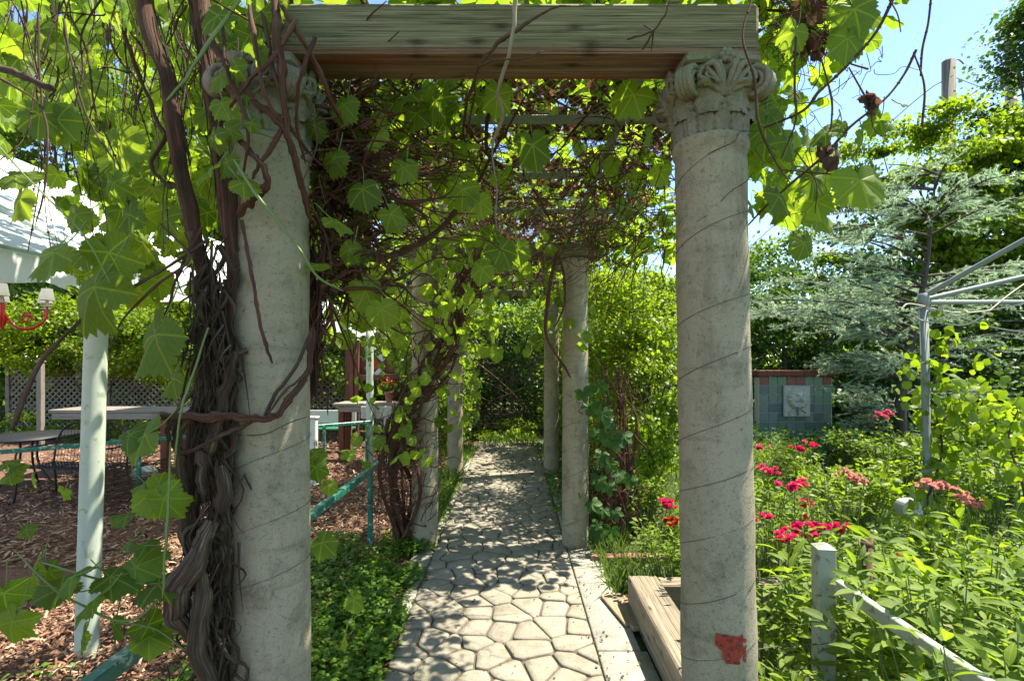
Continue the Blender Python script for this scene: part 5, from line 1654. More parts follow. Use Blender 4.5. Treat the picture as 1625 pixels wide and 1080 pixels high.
rose('crimson rose heads just right of the right front column, lowest of the cluster', [(1233, 848, 0), (1250, 852, .05), (1288, 845, .1), (1296, 834, .12), (1310, 832, .15), (1335, 839, .15), (1270, 832, .1)], 3.2, 'rose', 61)
rose('single crimson rose head above the large crimson cluster', [(1279, 802, 0)], 3.5, 'rose', 62)
rose('group of three crimson rose heads in a row above the white post', [(1246, 768, 0), (1260, 774, .05), (1276, 766, .05)], 3.6, 'rose', 63)
rose('pair of crimson rose heads touching the edge of the right column', [(1214, 745, 0), (1226, 750, 0)], 4.0, 'rose', 64)
rose('crimson rose head half behind the right front column', [(1206, 822, 0)], 3.3, 'rose', 65)
rose('pink and crimson rose heads below the mask plaque', [(1268, 712, 0), (1284, 706, 0)], 5.0, 'rose', 66, bs=.034)
rose('pale pink rose tips at the column edge below the fountain wall', [(1212, 712, 0)], 5.0, 'pink', 67, bs=.028)
rose('bright pink rose heads standing tallest, in front of the dark spruce', [(1393, 661, 0), (1408, 656, 0)], 5.0, 'pink', 68, bs=.034)
rose('magenta flower head left of the right column, above the red one', [(1056, 795, 0), (1064, 804, 0)], 4.0, 'rose', 69, bs=.03)
rose('scarlet flower head left of the right column, below the magenta one', [(1062, 828, 0), (1074, 828, 0)], 4.0, 'red', 70, bs=.034)
g3 = 'fading salmon flower heads'
rose('salmon flower head nearest the crimson roses', [(1342, 750, 0), (1352, 756, 0), (1362, 762, 0)], 3.8, 'faded', 71, bs=.032, group=g3)
rose('salmon flower heads above the wooden stake', [(1465, 766, 0), (1480, 766, 0), (1495, 770, 0), (1508, 776, 0)], 3.7, 'faded', 72, bs=.034, group=g3)
rose('salmon flower heads lowest and furthest right', [(1522, 790, 0), (1536, 795, 0), (1550, 801, 0)], 3.6, 'faded', 73, bs=.032, group=g3)
rose('tiny red bud among the leaves right of the rusty pipe', [(1432, 884, 0)], 3.2, 'red', 74, bs=.014, nl=10)

# ------------------------------------------------------------------ grape vines of the arbour
def jit(p, s): return Vector(p) + Vector(RNG.normal(0, s, 3))


def cane_between(mb, a, b, r0, r1, wob=.04, n=5, sides=5, droop=0.0, rnd=None):
    a = Vector(a); b = Vector(b); pts = [a]
    for i in range(1, n):
        q = i / n; p = a.lerp(b, q); p.z -= droop * math.sin(math.pi * q); pts.append(jit(p, wob))
    pts.append(b); pth = smooth_path(pts, 4)
    tube(mb, pth, [r0, r1], sides, lump=.25, rnd=RNG.random() if rnd is None else rnd)
    return pth


def node_blobs(mb, pth, r, step=5):
    for i in range(2, len(pth) - 1, step): blob(mb, pth[i], r, 4, sq=.8)


def px_path(pts, jitter=0.0):
    """list of (px, py, Y)"""
    return [jit(P(*p), jitter) if jitter else P(*p) for p in pts]


# ---- vine on the left front column
V1 = thing('grapevine', 'old gnarled grapevine with shredded bark climbing the left front column', 'vine', (-1.0, 1.5, 0))
def strand(parent, pts, rad, m='bark', sides=12, lump=.22, name='trunk', n=8):
    mb = MB(); pth = smooth_path(px_path(pts), n)
    rr = np.interp(np.linspace(0, 1, len(pth)), np.linspace(0, 1, len(rad)), rad); ph = RNG.random() * 50
    big = max(rad) > .017; amp = (.10 if big else .18) if m in ('bark', 'bark_red') else .08; fq = .12 if big else .3
    for i in range(len(pth)):
        rr[i] *= 1 + amp * noise.noise(Vector((i * fq * 1.6, ph, 0))) * 1.6 + (amp * 1.5 if int(i + ph) % 9 == 0 and rad[0] < .02 else 0)
        pth[i] = pth[i] + Vector((noise.noise(Vector((i * fq, ph, 3))), noise.noise(Vector((i * fq, ph, 6))), noise.noise(Vector((i * fq, ph, 9))))) * rr[i] * (.5 if big else .8)
    if rad[-1] < .02: rr[-1] *= .35; rr[-2] *= .8
    tube(mb, pth, list(rr), sides, lump=lump); mb.build(name, M[m], parent); return pth
strand(V1, [(222, -60, 1.6), (240, 50, 1.56), (262, 120, 1.54), (280, 200, 1.52), (290, 270, 1.52), (302, 330, 1.52), (308, 385, 1.52), (322, 440, 1.54), (332, 520, 1.55)], [.024, .023, .022, .024, .021, .023, .020, .014, .008], 'bark_red', lump=.10)
strand(V1, [(300, -60, 1.62), (322, 40, 1.6), (330, 110, 1.58), (340, 180, 1.56), (352, 260, 1.54), (360, 340, 1.53), (368, 430, 1.53), (362, 520, 1.55)], [.025, .030, .022, .021, .022, .024, .018, .010], 'bark_red', lump=.14)
strand(V1, [(305, 365, 1.52), (318, 400, 1.54), (335, 450, 1.56), (338, 520, 1.56), (352, 590, 1.56), (345, 660, 1.56), (352, 740, 1.55), (345, 820, 1.55), (352, 900, 1.55), (340, 1000, 1.55), (345, 1200, 1.55), (350, 1420, 1.6)], [.020, .016, .018, .022, .026, .030, .032, .034, .032, .036, .04], lump=.3)
strand(V1, [(372, 430, 1.54), (362, 480, 1.55), (365, 560, 1.56), (358, 640, 1.57), (362, 720, 1.56), (350, 800, 1.56), (360, 880, 1.56), (352, 960, 1.57), (362, 1080, 1.58), (365, 1400, 1.6)], [.018, .02, .022, .024, .026, .03, .026, .028, .03], lump=.3)
strand(V1, [(330, 470, 1.54), (325, 540, 1.53), (318, 620, 1.53), (308, 700, 1.53), (300, 790, 1.52), (306, 860, 1.53), (322, 930, 1.53)], [.010, .014, .016, .018, .022, .024, .020], lump=.3)
strand(V1, [(338, 826, 1.46), (322, 865, 1.44), (300, 905, 1.43), (283, 940, 1.43), (276, 972, 1.44), (292, 1000, 1.46), (318, 1020, 1.5)], [.018, .026, .031, .033, .030, .018, .012], lump=.16)
strand(V1, [(318, 905, 1.45), (322, 950, 1.44), (314, 1000, 1.44), (320, 1050, 1.45), (330, 1110, 1.46), (335, 1300, 1.5)], [.012, .022, .026, .024, .026, .03], lump=.16)
strand(V1, [(350, 740, 1.48), (356, 790, 1.46), (352, 815, 1.46)], [.016, .024, .013], lump=.15)
strand(V1, [(372, 560, 1.50), (362, 600, 1.48), (350, 660, 1.47), (335, 700, 1.47), (322, 740, 1.47), (322, 790, 1.47)], [.010, .012, .014, .015, .016, .012], lump=.2)
# sawn cane wrapped round the front of the column
strand(V1, [(255, 658, 1.44), (300, 660, 1.43), (352, 661, 1.43), (372, 661, 1.43), (410, 665, 1.435), (432, 660, 1.45), (455, 640, 1.47), (478, 610, 1.5), (493, 570, 1.56), (494, 520, 1.62)], [.0105, .0115, .0125, .0095, .0095, .010, .0095, .009, .010, .011], 'bark_red', lump=.16, name='sawn_cane')
strand(V1, [(281, 664, 1.44), (265, 682, 1.45), (270, 700, 1.46), (290, 716, 1.46), (320, 706, 1.45), (350, 690, 1.44), (380, 678, 1.44), (403, 666, 1.45)], [.005, .006, .006, .007, .006, .006, .005], 'cane', sides=8, name='cane')
strand(V1, [(302, 664, 1.45), (284, 690, 1.46), (285, 730, 1.47), (295, 790, 1.49)], [.008, .010, .012, .013], 'bark', sides=8, name='cane')
strand(V1, [(420, 658, 1.46), (440, 620, 1.48), (470, 580, 1.5), (492, 530, 1.56)], [.005, .006, .005, .005], 'cane', sides=8, name='cane')
strand(V1, [(425, 655, 1.45), (452, 620, 1.46), (462, 612, 1.47), (488, 590, 1.52)], [.003, .004, .004, .005], 'cane', sides=6, name='cane')
strand(V1, [(384, 350, 1.47), (396, 420, 1.46), (410, 500, 1.455), (422, 550, 1.45), (432, 577, 1.45)], [.0045, .005, .0045, .005, .0035], 'bark_red', sides=8, name='cane')
strand(V1, [(332, 60, 1.45), (365, 110, 1.43), (400, 155, 1.42), (430, 180, 1.42), (450, 205, 1.43), (462, 240, 1.45), (475, 300, 1.48)], [.009, .009, .008, .009, .006, .005], 'bark_red', sides=8, name='cane')
strand(V1, [(450, 195, 1.43), (430, 235, 1.42), (410, 262, 1.41), (400, 285, 1.42)], [.006, .007, .006, .004], 'bark_red', sides=8, name='cane')
strand(V1, [(368, 210, 1.46), (395, 238, 1.43), (415, 262, 1.41), (425, 290, 1.42), (414, 305, 1.43), (390, 325, 1.46), (375, 345, 1.48)], [.007, .008, .008, .009, .010, .010, .012], 'bark_red', sides=8, name='cane')
strand(V1, [(436, -20, 1.5), (440, 50, 1.42), (446, 110, 1.41), (452, 180, 1.42), (465, 240, 1.45), (480, 300, 1.49), (492, 350, 1.55)], [.012, .013, .010, .008, .007, .007], 'bark_red', sides=9, name='cane')
strand(V1, [(405, -20, 1.5), (425, 60, 1.44), (432, 110, 1.42), (448, 150, 1.42)], [.005, .006, .006, .006], 'cane', sides=8, name='cane')
strand(V1, [(446, 10, 1.45), (470, 50, 1.42), (500, 100, 1.45), (520, 150, 1.5), (545, 200, 1.6)], [.006, .007, .006, .007, .005], 'bark_red', sides=8, name='cane')
for a_ in ([(352, 40, 1.45), (362, 120, 1.42), (392, 200, 1.41), (384, 290, 1.43)], [(470, 30, 1.42), (430, 95, 1.40), (392, 130, 1.41), (352, 190, 1.44)], [(395, 10, 1.44), (408, 90, 1.40), (424, 160, 1.405), (470, 215, 1.45), (505, 260, 1.55)], [(500, 60, 1.44), (478, 120, 1.41), (470, 190, 1.44), (484, 260, 1.5)]):
    strand(V1, a_, [.005, .006, .005, .003], 'bark_red', sides=8, name='cane')
strand(V1, [(380, 0, 1.4), (330, 70, 1.38), (290, 130, 1.36), (264, 160, 1.36)], [.004, .005, .004, .003], 'cane_green', sides=6, name='shoot')
strand(V1, [(372, 255, 1.42), (400, 300, 1.38), (440, 350, 1.36), (478, 400, 1.36), (505, 440, 1.38), (545, 462, 1.42)], [.004, .0045, .004, .0035, .003, .002], 'cane_green', sides=6, name='shoot')
strand(V1, [(270, 700, 1.4), (268, 790, 1.39), (262, 860, 1.38), (258, 950, 1.38)], [.002, .0032, .0035, .003], 'cane_green', sides=6, name='shoot')
strand(V1, [(330, 520, 1.42), (300, 610, 1.4), (285, 660, 1.39), (276, 740, 1.39)], [.0025, .003, .003, .003], 'cane_green', sides=6, name='shoot')
strand(V1, [(372, 690, 1.54), (420, 688, 1.512), (455, 672, 1.512), (490, 660, 1.55)], [.0018, .002, .002, .0014], 'wire', sides=5, name='tendril')
# shredded bark hanging from the trunk
mb = MB()
for k in range(420):
    px = RNG.normal(338, 20); py = RNG.uniform(370, 1090); Y = RNG.uniform(1.46, 1.58)
    if py > 820: px -= 8
    a = P(px, py, Y); L = RNG.uniform(.04, .22)
    b = a + Vector((RNG.normal(0, .022), RNG.normal(0, .015), -L)); m_ = a.lerp(b, .5) + Vector((RNG.normal(0, .02), RNG.normal(0, .02), 0))
    tube(mb, smooth_path([a, m_, b], 3), [RNG.uniform(.0012, .005), .0008], 4, rnd=RNG.random())
for tr_ in ([(222, -60, 1.6), (262, 120, 1.54), (280, 200, 1.52), (302, 330, 1.52)], [(300, -60, 1.62), (330, 110, 1.58), (352, 260, 1.54), (368, 420, 1.53)]):
    tp_ = smooth_path(px_path(tr_), 14)
    for k in range(60):
        i = int(RNG.integers(0, len(tp_) - 8)); o = Vector(RNG.normal(0, 1, 3)).normalized() * .022; o.y = -abs(o.y)
        tube(mb, smooth_path([tp_[i] + o, tp_[i + 4] + o * RNG.uniform(1.0, 1.25), tp_[i + 7] + o * RNG.uniform(1.0, 1.7)], 3), [RNG.uniform(.001, .0035), .0008], 4, rnd=RNG.random())
mb.build('bark_strips', M['bark'], V1, kind='stuff')
mb = MB()
for k in range(46):
    py = RNG.uniform(380, 1060); a = P(RNG.normal(345, 12), py, 1.52); b = P(RNG.normal(335, 30), py + RNG.uniform(60, 220), 1.5)
    cane_between(mb, a, b, RNG.uniform(.004, .011), .003, .022, 4, 7)
mb.build('side_stems', M['bark'], V1, kind='stuff')

# bundle of stems down the right side of the left column, spreading under the roof
V2 = thing('grapevine', 'tangled bundle of brown grapevine stems on the inner side of the left front column', 'vine', (-.55, 1.75, 0))
for pts, rad in [([(455, -20, 1.75), (470, 90, 1.75), (492, 200, 1.78), (505, 300, 1.8), (515, 380, 1.8), (505, 470, 1.78), (498, 560, 1.72), (492, 640, 1.68)], [.012, .012, .011, .014, .012, .012, .010, .006]),
                 ([(560, 130, 2.0), (545, 220, 1.9), (530, 300, 1.85), (520, 360, 1.8), (512, 430, 1.78), (500, 500, 1.74)], [.010, .011, .012, .014, .012, .008]),
                 ([(500, 340, 1.8), (535, 395, 1.85), (560, 410, 1.9), (620, 405, 2.0), (690, 370, 2.15), (750, 300, 2.3), (800, 210, 2.5)], [.012, .014, .014, .013, .011, .009, .006]),
                 ([(505, 300, 1.85), (545, 280, 1.9), (590, 290, 2.0), (640, 260, 2.1), (700, 230, 2.3), (735, 215, 2.5)], [.010, .010, .011, .010, .008, .006]),
                 ([(590, 290, 2.0), (570, 250, 2.0), (550, 205, 2.05), (520, 170, 2.1)], [.008, .009, .009, .007]),
                 ([(498, 520, 1.72), (510, 570, 1.70), (518, 620, 1.70), (520, 660, 1.7)], [.005, .0035, .003, .002]),
                 ([(590, 290, 2.0), (585, 330, 1.95), (575, 380, 1.9), (560, 420, 1.85)], [.008, .009, .008, .006])]:
    strand(V2, pts, rad, 'bark_red', sides=9, lump=.2, name='stem')
mb = MB()
for k in range(330):
    a = P(RNG.normal(528, 34), RNG.uniform(130, 470), RNG.uniform(1.66, 1.95)); d = Vector((RNG.normal(.15, .16), RNG.normal(.12, .2), RNG.normal(-.05, .16)))
    cane_between(mb, a, a + d, RNG.uniform(.0018, .0075), .0014, .025, 4, 5, rnd=RNG.random())
for k in range(60):
    a = P(RNG.normal(505, 10), RNG.uniform(380, 520), RNG.uniform(1.68, 1.8)); cane_between(mb, a, P(RNG.normal(495, 8), RNG.uniform(540, 640), 1.68), RNG.uniform(.003, .006), .002, .012, 4, 5)
mb.build('tangled_twigs', M['bark_red'], V2, kind='stuff')

# ---- roof litter and canes
V3 = thing('grapevine', 'roof of dead brown vine twigs and leaves lying on the wire netting', 'vine', (0, 4.8, 2.9))
mb = MB(); n = 8600
x = RNG.uniform(-1.0, 1.0, n); y = RNG.uniform(1.9, 8.2, n); z = 2.90 + np.abs(RNG.normal(0, .05, n))
kp = np.array([noise.noise(Vector((a * 2.2, b * 2.2, 0))) > -.20 + (.35 if b < 2.2 else 0) for a, b in zip(x, y)])
p = np.stack([x, y, z], 1)[kp]
tp = RNG.normal(0, 1, p.shape); nr = RNG.normal(0, 1, p.shape)
scatter(mb, TGS, p, tp, nr, RNG.uniform(.015, .042, len(p)))
mb.build('dead_leaves', M['dead'], V3, kind='stuff')
mb = MB()
for k in range(560):
    a = Vector((RNG.uniform(-1, 1), RNG.uniform(1.8, 8), 2.9 + RNG.uniform(0, .1))); an = RNG.uniform(0, 6.28); L = RNG.uniform(.25, .9)
    cane_between(mb, a, a + Vector((math.cos(an) * L, math.sin(an) * L, RNG.normal(0, .03))), RNG.uniform(.002, .008), .0015, .03, 4, 4, rnd=RNG.random())
mb.build('twigs', M['bark_red'], V3, kind='stuff')
for k in range(26):
    mb = MB(); a = Vector((RNG.uniform(-.95, .3), RNG.uniform(1.8, 7.4), 2.88 + RNG.uniform(-.02, .08)))
    cane_between(mb, a, a + Vector((RNG.uniform(-.4, .9), RNG.uniform(.4, 1.6), RNG.normal(0, .06))), RNG.uniform(.008, .014), .005, .06, 5, 7)
    mb.build('cane', M['bark_red'], V3)

# pale hanging stem in the middle, with its continuation
V4 = thing('hanging_stem', 'long pale bare stem hanging from the front beam down the middle', 'vine', tuple(P(818, 0, 1.50)))
strand(V4, [(818, -30, 1.46), (815, 40, 1.46), (806, 90, 1.48), (790, 145, 1.56), (797, 185, 1.64), (785, 215, 1.70), (780, 235, 1.72)], [.0065, .006, .0055, .006, .006, .006, .005], 'cane_pale', sides=8, lump=.1, name='stem')
strand(V4, [(780, 225, 1.72), (782, 260, 1.75), (788, 300, 1.78), (786, 340, 1.8), (788, 365, 1.8)], [.004, .0035, .003, .003, .002], 'cane_pale', sides=6, lump=.2, name='stem')
strand(V4, [(905, 10, 1.46), (880, 12, 1.46), (850, 28, 1.46), (825, 45, 1.46), (790, 68, 1.48), (765, 98, 1.52), (752, 125, 1.62), (735, 200, 1.9), (745, 250, 2.0)], [.002, .003, .004, .005, .006, .005, .005, .004, .003], 'cane', sides=6, lump=.2, name='stem')
strand(V4, [(760, 105, 1.5), (790, 95, 1.47), (830, 93, 1.465), (865, 80, 1.47)], [.003, .0025, .002, .0015], 'cane', sides=6, lump=.2, name='stem')
for pts in ([(1066, -10, 1.45), (1056, 20, 1.44), (1037, 48, 1.44), (1010, 58, 1.455), (994, 63, 1.46)], [(1037, 48, 1.44), (1020, 40, 1.45)], [(1037, 48, 1.44), (1028, 65, 1.45), (1018, 80, 1.47)], [(1037, 48, 1.44), (1033, 82, 1.47)]):
    strand(V4, pts, [.0035, .0025], 'cane', sides=6, lump=.2, name='stem')

# ---- vine on second pair
V5 = thing('grapevine', 'leaning bundle of thin brown vine stems at the second left column', 'vine', (-1.0, 4.7, 0))
for k in range(9):
    mb = MB(); a = P(RNG.uniform(632, 652), 838, 4.75)
    a = jit(P(RNG.uniform(622, 655), 845, 4.75), .03); a.z = 0; pts = [a, jit(P(640, 760, 4.7), .09), jit(P(628, 700, 4.65), .09), jit(P(665, 630, 4.6), .08), jit(P(705, 560, 4.6), .08), jit(P(735, 490, 4.6), .08), jit(P(755, 420, 4.6), .12)]
    tube(mb, smooth_path(pts, 6), [.020, .017, .015, .013, .011, .009, .007], 7, lump=.25); mb.build('stem', M['bark_red'], V5)
mb = MB()
for k in range(330):
    q = RNG.uniform(0, 1); a = P(610 + 135 * q + RNG.normal(0, 14), 735 - 300 * q + RNG.normal(0, 12), RNG.uniform(4.3, 4.9)); b = a + Vector((RNG.normal(.14, .1), RNG.normal(0, .12), RNG.normal(.24, .15)))
    cane_between(mb, a, b, RNG.uniform(.003, .009), .002, .03, 4, 4)
for k in range(130):
    a = P(RNG.uniform(600, 680), RNG.uniform(660, 830), RNG.uniform(4.3, 4.85)); b = a + Vector((RNG.normal(.05, .15), RNG.normal(0, .1), RNG.normal(.1, .2)))
    cane_between(mb, a, b, RNG.uniform(.002, .007), .002, .03, 4, 4)
mb.build('twigs', M['bark_red'], V5, kind='stuff')
V6 = thing('grapevine', 'thick twisting stem hanging by the second right column', 'vine', tuple(P(900, 420, 4.6)))
strand(V6, [(885, 395, 4.4), (875, 440, 4.4), (868, 490, 4.4), (866, 530, 4.4), (880, 560, 4.4), (895, 580, 4.5), (905, 600, 4.6)], [.018, .017, .014, .012, .011, .010, .009], 'bark_red', lump=.2, name='stem')
strand(V6, [(885, 400, 4.4), (895, 440, 4.35), (896, 480, 4.35), (885, 510, 4.4), (878, 520, 4.4)], [.010, .010, .008, .007, .005], 'bark_red', lump=.2, name='stem')
V7 = thing('creeper', 'creeper with dark stems and glossy five-part leaves against the second right column', 'vine', (.95, 4.9, 0))
for k in range(9):
    mb = MB(); b0 = G(RNG.uniform(945, 985), 860); b0.z = 0; b0.y = RNG.uniform(4.7, 5.1)
    pts = [b0, jit(P(RNG.uniform(950, 1005), 760, b0.y), .03), jit(P(RNG.uniform(955, 1015), 660, b0.y), .05), jit(P(RNG.uniform(945, 1000), 590, b0.y + .1), .1)]
    tube(mb, smooth_path(pts, 6), [.02, .016, .012, .009, .005], 6, lump=.25); mb.build('stem', M['bark_red'], V7)
mb = MB()
for k in range(220):
    a = P(RNG.normal(975, 22), RNG.uniform(600, 850), RNG.uniform(4.6, 5.1)); cane_between(mb, a, a + Vector((RNG.normal(0, .1), RNG.normal(0, .08), RNG.normal(.18, .12))), RNG.uniform(.002, .006), .002, .025, 4, 4)
mb.build('twigs', M['bark_red'], V7, kind='stuff')
five_p = []; five_t = []; five_n = []; five_s = []
def five(c, s):
    up = Vector((RNG.normal(0, .3), RNG.normal(-.9, .2), RNG.normal(.5, .3))).normalized()
    dn = Vector((RNG.normal(0, .3), 0, -1)); dn = (dn - up * dn.dot(up)).normalized(); e = up.cross(dn)
    for k in range(5):
        an = (k - 2) * 1.0; five_p.append(tuple(c)); five_t.append(tuple(dn * math.cos(an) + e * math.sin(an))); five_n.append(tuple(up + Vector(RNG.normal(0, .15, 3)))); five_s.append(s * (1 - .12 * abs(k - 2)))
for px, py in [(925, 622), (948, 612), (945, 640), (934, 645), (957, 655), (966, 670), (962, 688), (946, 685), (978, 700), (955, 720), (968, 735), (982, 750), (950, 760), (940, 798), (958, 808), (975, 812), (948, 830), (990, 690), (1000, 760), (965, 770), (945, 842), (970, 840)]:
    five(P(px, py, RNG.uniform(4.35, 4.6)), RNG.uniform(.075, .12))
instances(V7, 'leaf', [CREEPER_ME], np.array(five_p), np.array(five_t), np.array(five_n), np.array(five_s))


# ------------------------------------------------------------------ grape leaves
def leaves_on(parent, regs, seed, scale=1.0, mats='grape', twigs=True, maxpart=300):
    rg = np.random.default_rng(seed); Pn = []; S = []
    for (n, x0, x1, y0, y1, Y0, Y1, s0, s1) in regs:
        Pn.append(region(n, x0, x1, y0, y1, Y0, Y1, rg)); S.append(rg.uniform(s0, s1, n))
    Pn = np.concatenate(Pn); S = np.concatenate(S)
    tp, nr = hang(len(Pn), .8, 1.0, .45, rg); nr[:, 1] -= .25
    vis = S / Pn[:, 1]; o = np.argsort(-vis); A = o[:maxpart]; B = o[maxpart:]
    instances(parent, 'leaf', LEAF_ME, Pn[A], tp[A], nr[A], S[A], rg)
    if len(B):
        mb = MB(); h = len(B) // 2
        scatter(mb, TGL[0], Pn[B[:h]], tp[B[:h]], nr[B[:h]], S[B[:h]]); scatter(mb, TGL[1], Pn[B[h:]], tp[B[h:]], nr[B[h:]], S[B[h:]])
        mb.build('foliage', M[mats], parent, kind='stuff')
    # petioles
    mb = MB(); Y_ = unit(tp)
    for i in range(len(Pn)):
        a = Vector(Pn[i]); b = a + Vector(-Y_[i] * S[i] * .9) + Vector((0, 0, S[i] * .5))
        tube(mb, [a, a.lerp(b, .5) + Vector((0, 0, -.006)), b], [.0011, .0016], 3, cap=False)
    mb.build('petioles', M['cane_green'], parent, kind='stuff')


L1 = thing('grapevine', 'backlit grape leaves and bare hanging canes filling the upper left corner', 'vine', tuple(P(200, 60, 2)))
leaves_on(L1, [(170, -40, 470, -40, 200, 2.2, 3.4, .06, .10), (120, 130, 470, 160, 340, 2.2, 3.3, .055, .095), (150, -40, 440, -60, 110, 1.7, 3.0, .06, .10), (90, 100, 460, 90, 330, 1.9, 3.0, .055, .095), (38, -20, 140, 60, 235, 1.8, 2.6, .05, .085), (36, 150, 330, 270, 420, 1.7, 2.4, .05, .09), (140, 80, 480, -100, 60, 2.6, 3.8, .05, .09)], 101)
mb = MB()
for k in range(115):
    x = RNG.uniform(-10, 400); a = P(x, RNG.uniform(-60, 60), RNG.uniform(1.5, 2.4)); L = RNG.uniform(.25, .85)
    b = a + Vector((RNG.normal(.02, .10), RNG.normal(0, .1), -L)); r = RNG.uniform(.0012, .0035)
    pth = cane_between(mb, a, b, r, r * .6, .018, 5, 5); node_blobs(mb, pth, r * 1.9, 4)
    if RNG.random() < .5:
        j = pth[len(pth) // 2]; cane_between(mb, j, j + Vector((RNG.normal(0, .12), RNG.normal(0, .05), RNG.normal(-.1, .1))), r * .8, r * .5, .012, 3, 4)
mb.build('thin_canes', M['cane'], L1, kind='stuff')
for pts, rad, m in [([(-10, 105, 1.35), (35, 122, 1.34), (88, 145, 1.33)], [.009, .0085, .007], 'bark'), ([(-10, 120, 1.4), (30, 142, 1.4), (68, 168, 1.4)], [.0035, .003, .002], 'cane'),
                    ([(0, 235, 1.4), (60, 300, 1.38), (130, 370, 1.36), (175, 450, 1.36)], [.0025, .0022, .002, .0015], 'cane_green'),
                    ([(330, 380, 1.5), (270, 420, 1.46), (210, 455, 1.44), (165, 477, 1.43), (110, 525, 1.42), (60, 580, 1.42), (30, 650, 1.42), (20, 680, 1.42)], [.004, .005, .0045, .004, .005, .006, .007, .008], 'cane'),
                    ([(255, 355, 1.44), (300, 410, 1.46), (250, 450, 1.44), (200, 500, 1.43), (170, 555, 1.42)], [.003, .004, .0035, .003, .002], 'cane'),
                    ([(320, 360, 1.5), (285, 430, 1.47), (262, 500, 1.45), (242, 560, 1.44)], [.004, .0045, .004, .003], 'bark_red'),
                    ([(195, 50, 1.6), (225, 130, 1.58), (250, 195, 1.56), (262, 218, 1.55), (240, 260, 1.55), (262, 290, 1.55), (290, 300, 1.53)], [.006, .006, .006, .005, .005, .005], 'bark_red'),
                    ([(100, 30, 1.5), (118, 120, 1.48), (140, 190, 1.47), (182, 258, 1.46)], [.0035, .003, .003, .002], 'cane'),
                    ([(60, 20, 1.45), (64, 140, 1.44), (75, 220, 1.43), (70, 300, 1.43), (55, 360, 1.43)], [.003, .003, .0025, .002], 'cane')]:
    strand(L1, pts, rad, m, sides=7, lump=.2, name='cane')

# hero leaves nearest the camera, each turned as in the photograph: px, py, Y, radius px, tip direction (deg, 0 = up), tilt
def hero(parent, rows, seed=5):
    rg = np.random.default_rng(seed); p = []; t = []; n = []; s = []
    for px, py, Y, rp_, an, ti in rows:
        c = P(px, py, Y); a = R(an); tip = Vector((math.sin(a), rg.normal(0, .15) + .25 * math.cos(R(ti)), math.cos(a)))
        nr = Vector((rg.normal(0, .25), -math.sin(R(ti)), math.cos(R(ti)) + .25))
        p.append(tuple(c)); t.append(tuple(tip)); n.append(tuple(nr)); s.append(rp_ * Y / F)
    instances(parent, 'leaf', LEAF_ME, np.array(p), np.array(t), np.array(n), np.array(s), rg)
    mb = MB()
    for i in range(len(p)):
        a = Vector(p[i]); u = Vector(unit(np.array(t[i]))); b = a - u * s[i] * 1.0 + Vector((0, .02, .02)); tube(mb, smooth_path([a, a.lerp(b, .5) + Vector((.004, 0, -.006)), b], 3), [.0014, .002], 4)
    mb.build('petioles', M['cane_green'], parent, kind='stuff')


hero(L1, [(85, 400, 1.40, 58, 225, 70), (150, 455, 1.38, 92, 215, 65), (172, 400, 1.5, 62, 160, 60), (245, 530, 1.4, 80, 205, 60), (230, 690, 1.38, 62, 240, 55), (205, 690, 1.40, 40, 60, 60),
          (62, 180, 1.5, 46, 180, 70), (90, 190, 1.52, 44, 140, 70), (190, 225, 1.6, 50, 170, 70), (30, 315, 1.4, 44, 200, 60), (25, 280, 1.42, 38, 100, 60), (180, 290, 1.6, 40, 170, 70), (205, 340, 1.6, 48, 230, 70),
          (345, 25, 1.5, 44, 200, 70), (365, 70, 1.7, 46, 170, 70), (130, 130, 1.7, 55, 190, 70), (250, 240, 1.7, 46, 200, 70), (120, 340, 1.6, 34, 190, 60), (262, 345, 1.6, 46, 190, 70),
          (260, 790, 1.42, 46, 150, 55), (375, 105, 1.4, 30, 200, 65), (352, 165, 1.42, 34, 150, 65), (392, 150, 1.42, 24, 230, 60), (410, 85, 1.42, 26, 190, 60), (350, 120, 1.45, 34, 220, 60), (365, 205, 1.42, 28, 170, 55), (340, 215, 1.44, 30, 190, 60), (398, 195, 1.40, 20, 140, 60), (418, 20, 1.46, 40, 200, 75), (395, 55, 1.47, 34, 170, 75), (440, 0, 1.46, 34, 230, 70), (360, 255, 1.42, 34, 200, 60), (330, 270, 1.42, 36, 240, 50), (385, 290, 1.4, 32, 120, 55)])
# lower left shoots
L2 = thing('grapevine', 'leafy grapevine shoots reaching over the green railing in the lower left corner', 'vine', tuple(P(250, 960, 1.45)))
hero(L2, [(115, 915, 1.40, 60, 250, 40), (175, 915, 1.42, 50, 100, 35), (215, 900, 1.45, 50, 60, 40), (150, 950, 1.38, 62, 235, 35), (55, 900, 1.5, 40, 210, 45), (75, 905, 1.5, 26, 150, 45), (95, 935, 1.45, 44, 290, 30),
          (20, 985, 1.3, 50, 200, 50), (5, 940, 1.3, 44, 190, 50), (230, 865, 1.45, 30, 280, 30), (250, 925, 1.42, 55, 80, 30), (205, 860, 1.5, 24, 250, 30), (180, 990, 1.45, 36, 180, 40), (130, 1010, 1.42, 36, 200, 40), (235, 990, 1.5, 34, 160, 40), (40, 840, 1.7, 18, 90, 50), (50, 760, 2.4, 18, 200, 50),
          (225, 770, 1.5, 26, 250, 50), (245, 780, 1.48, 48, 120, 55), (275, 600, 1.6, 40, 220, 60), (10, 735, 2.2, 22, 90, 45), (14, 755, 2.2, 20, 100, 45), (22, 745, 2.2, 20, 60, 45), (235, 1010, 1.5, 40, 120, 40), (200, 820, 1.5, 30, 270, 30), (100, 780, 2.0, 18, 200, 50)], 6)
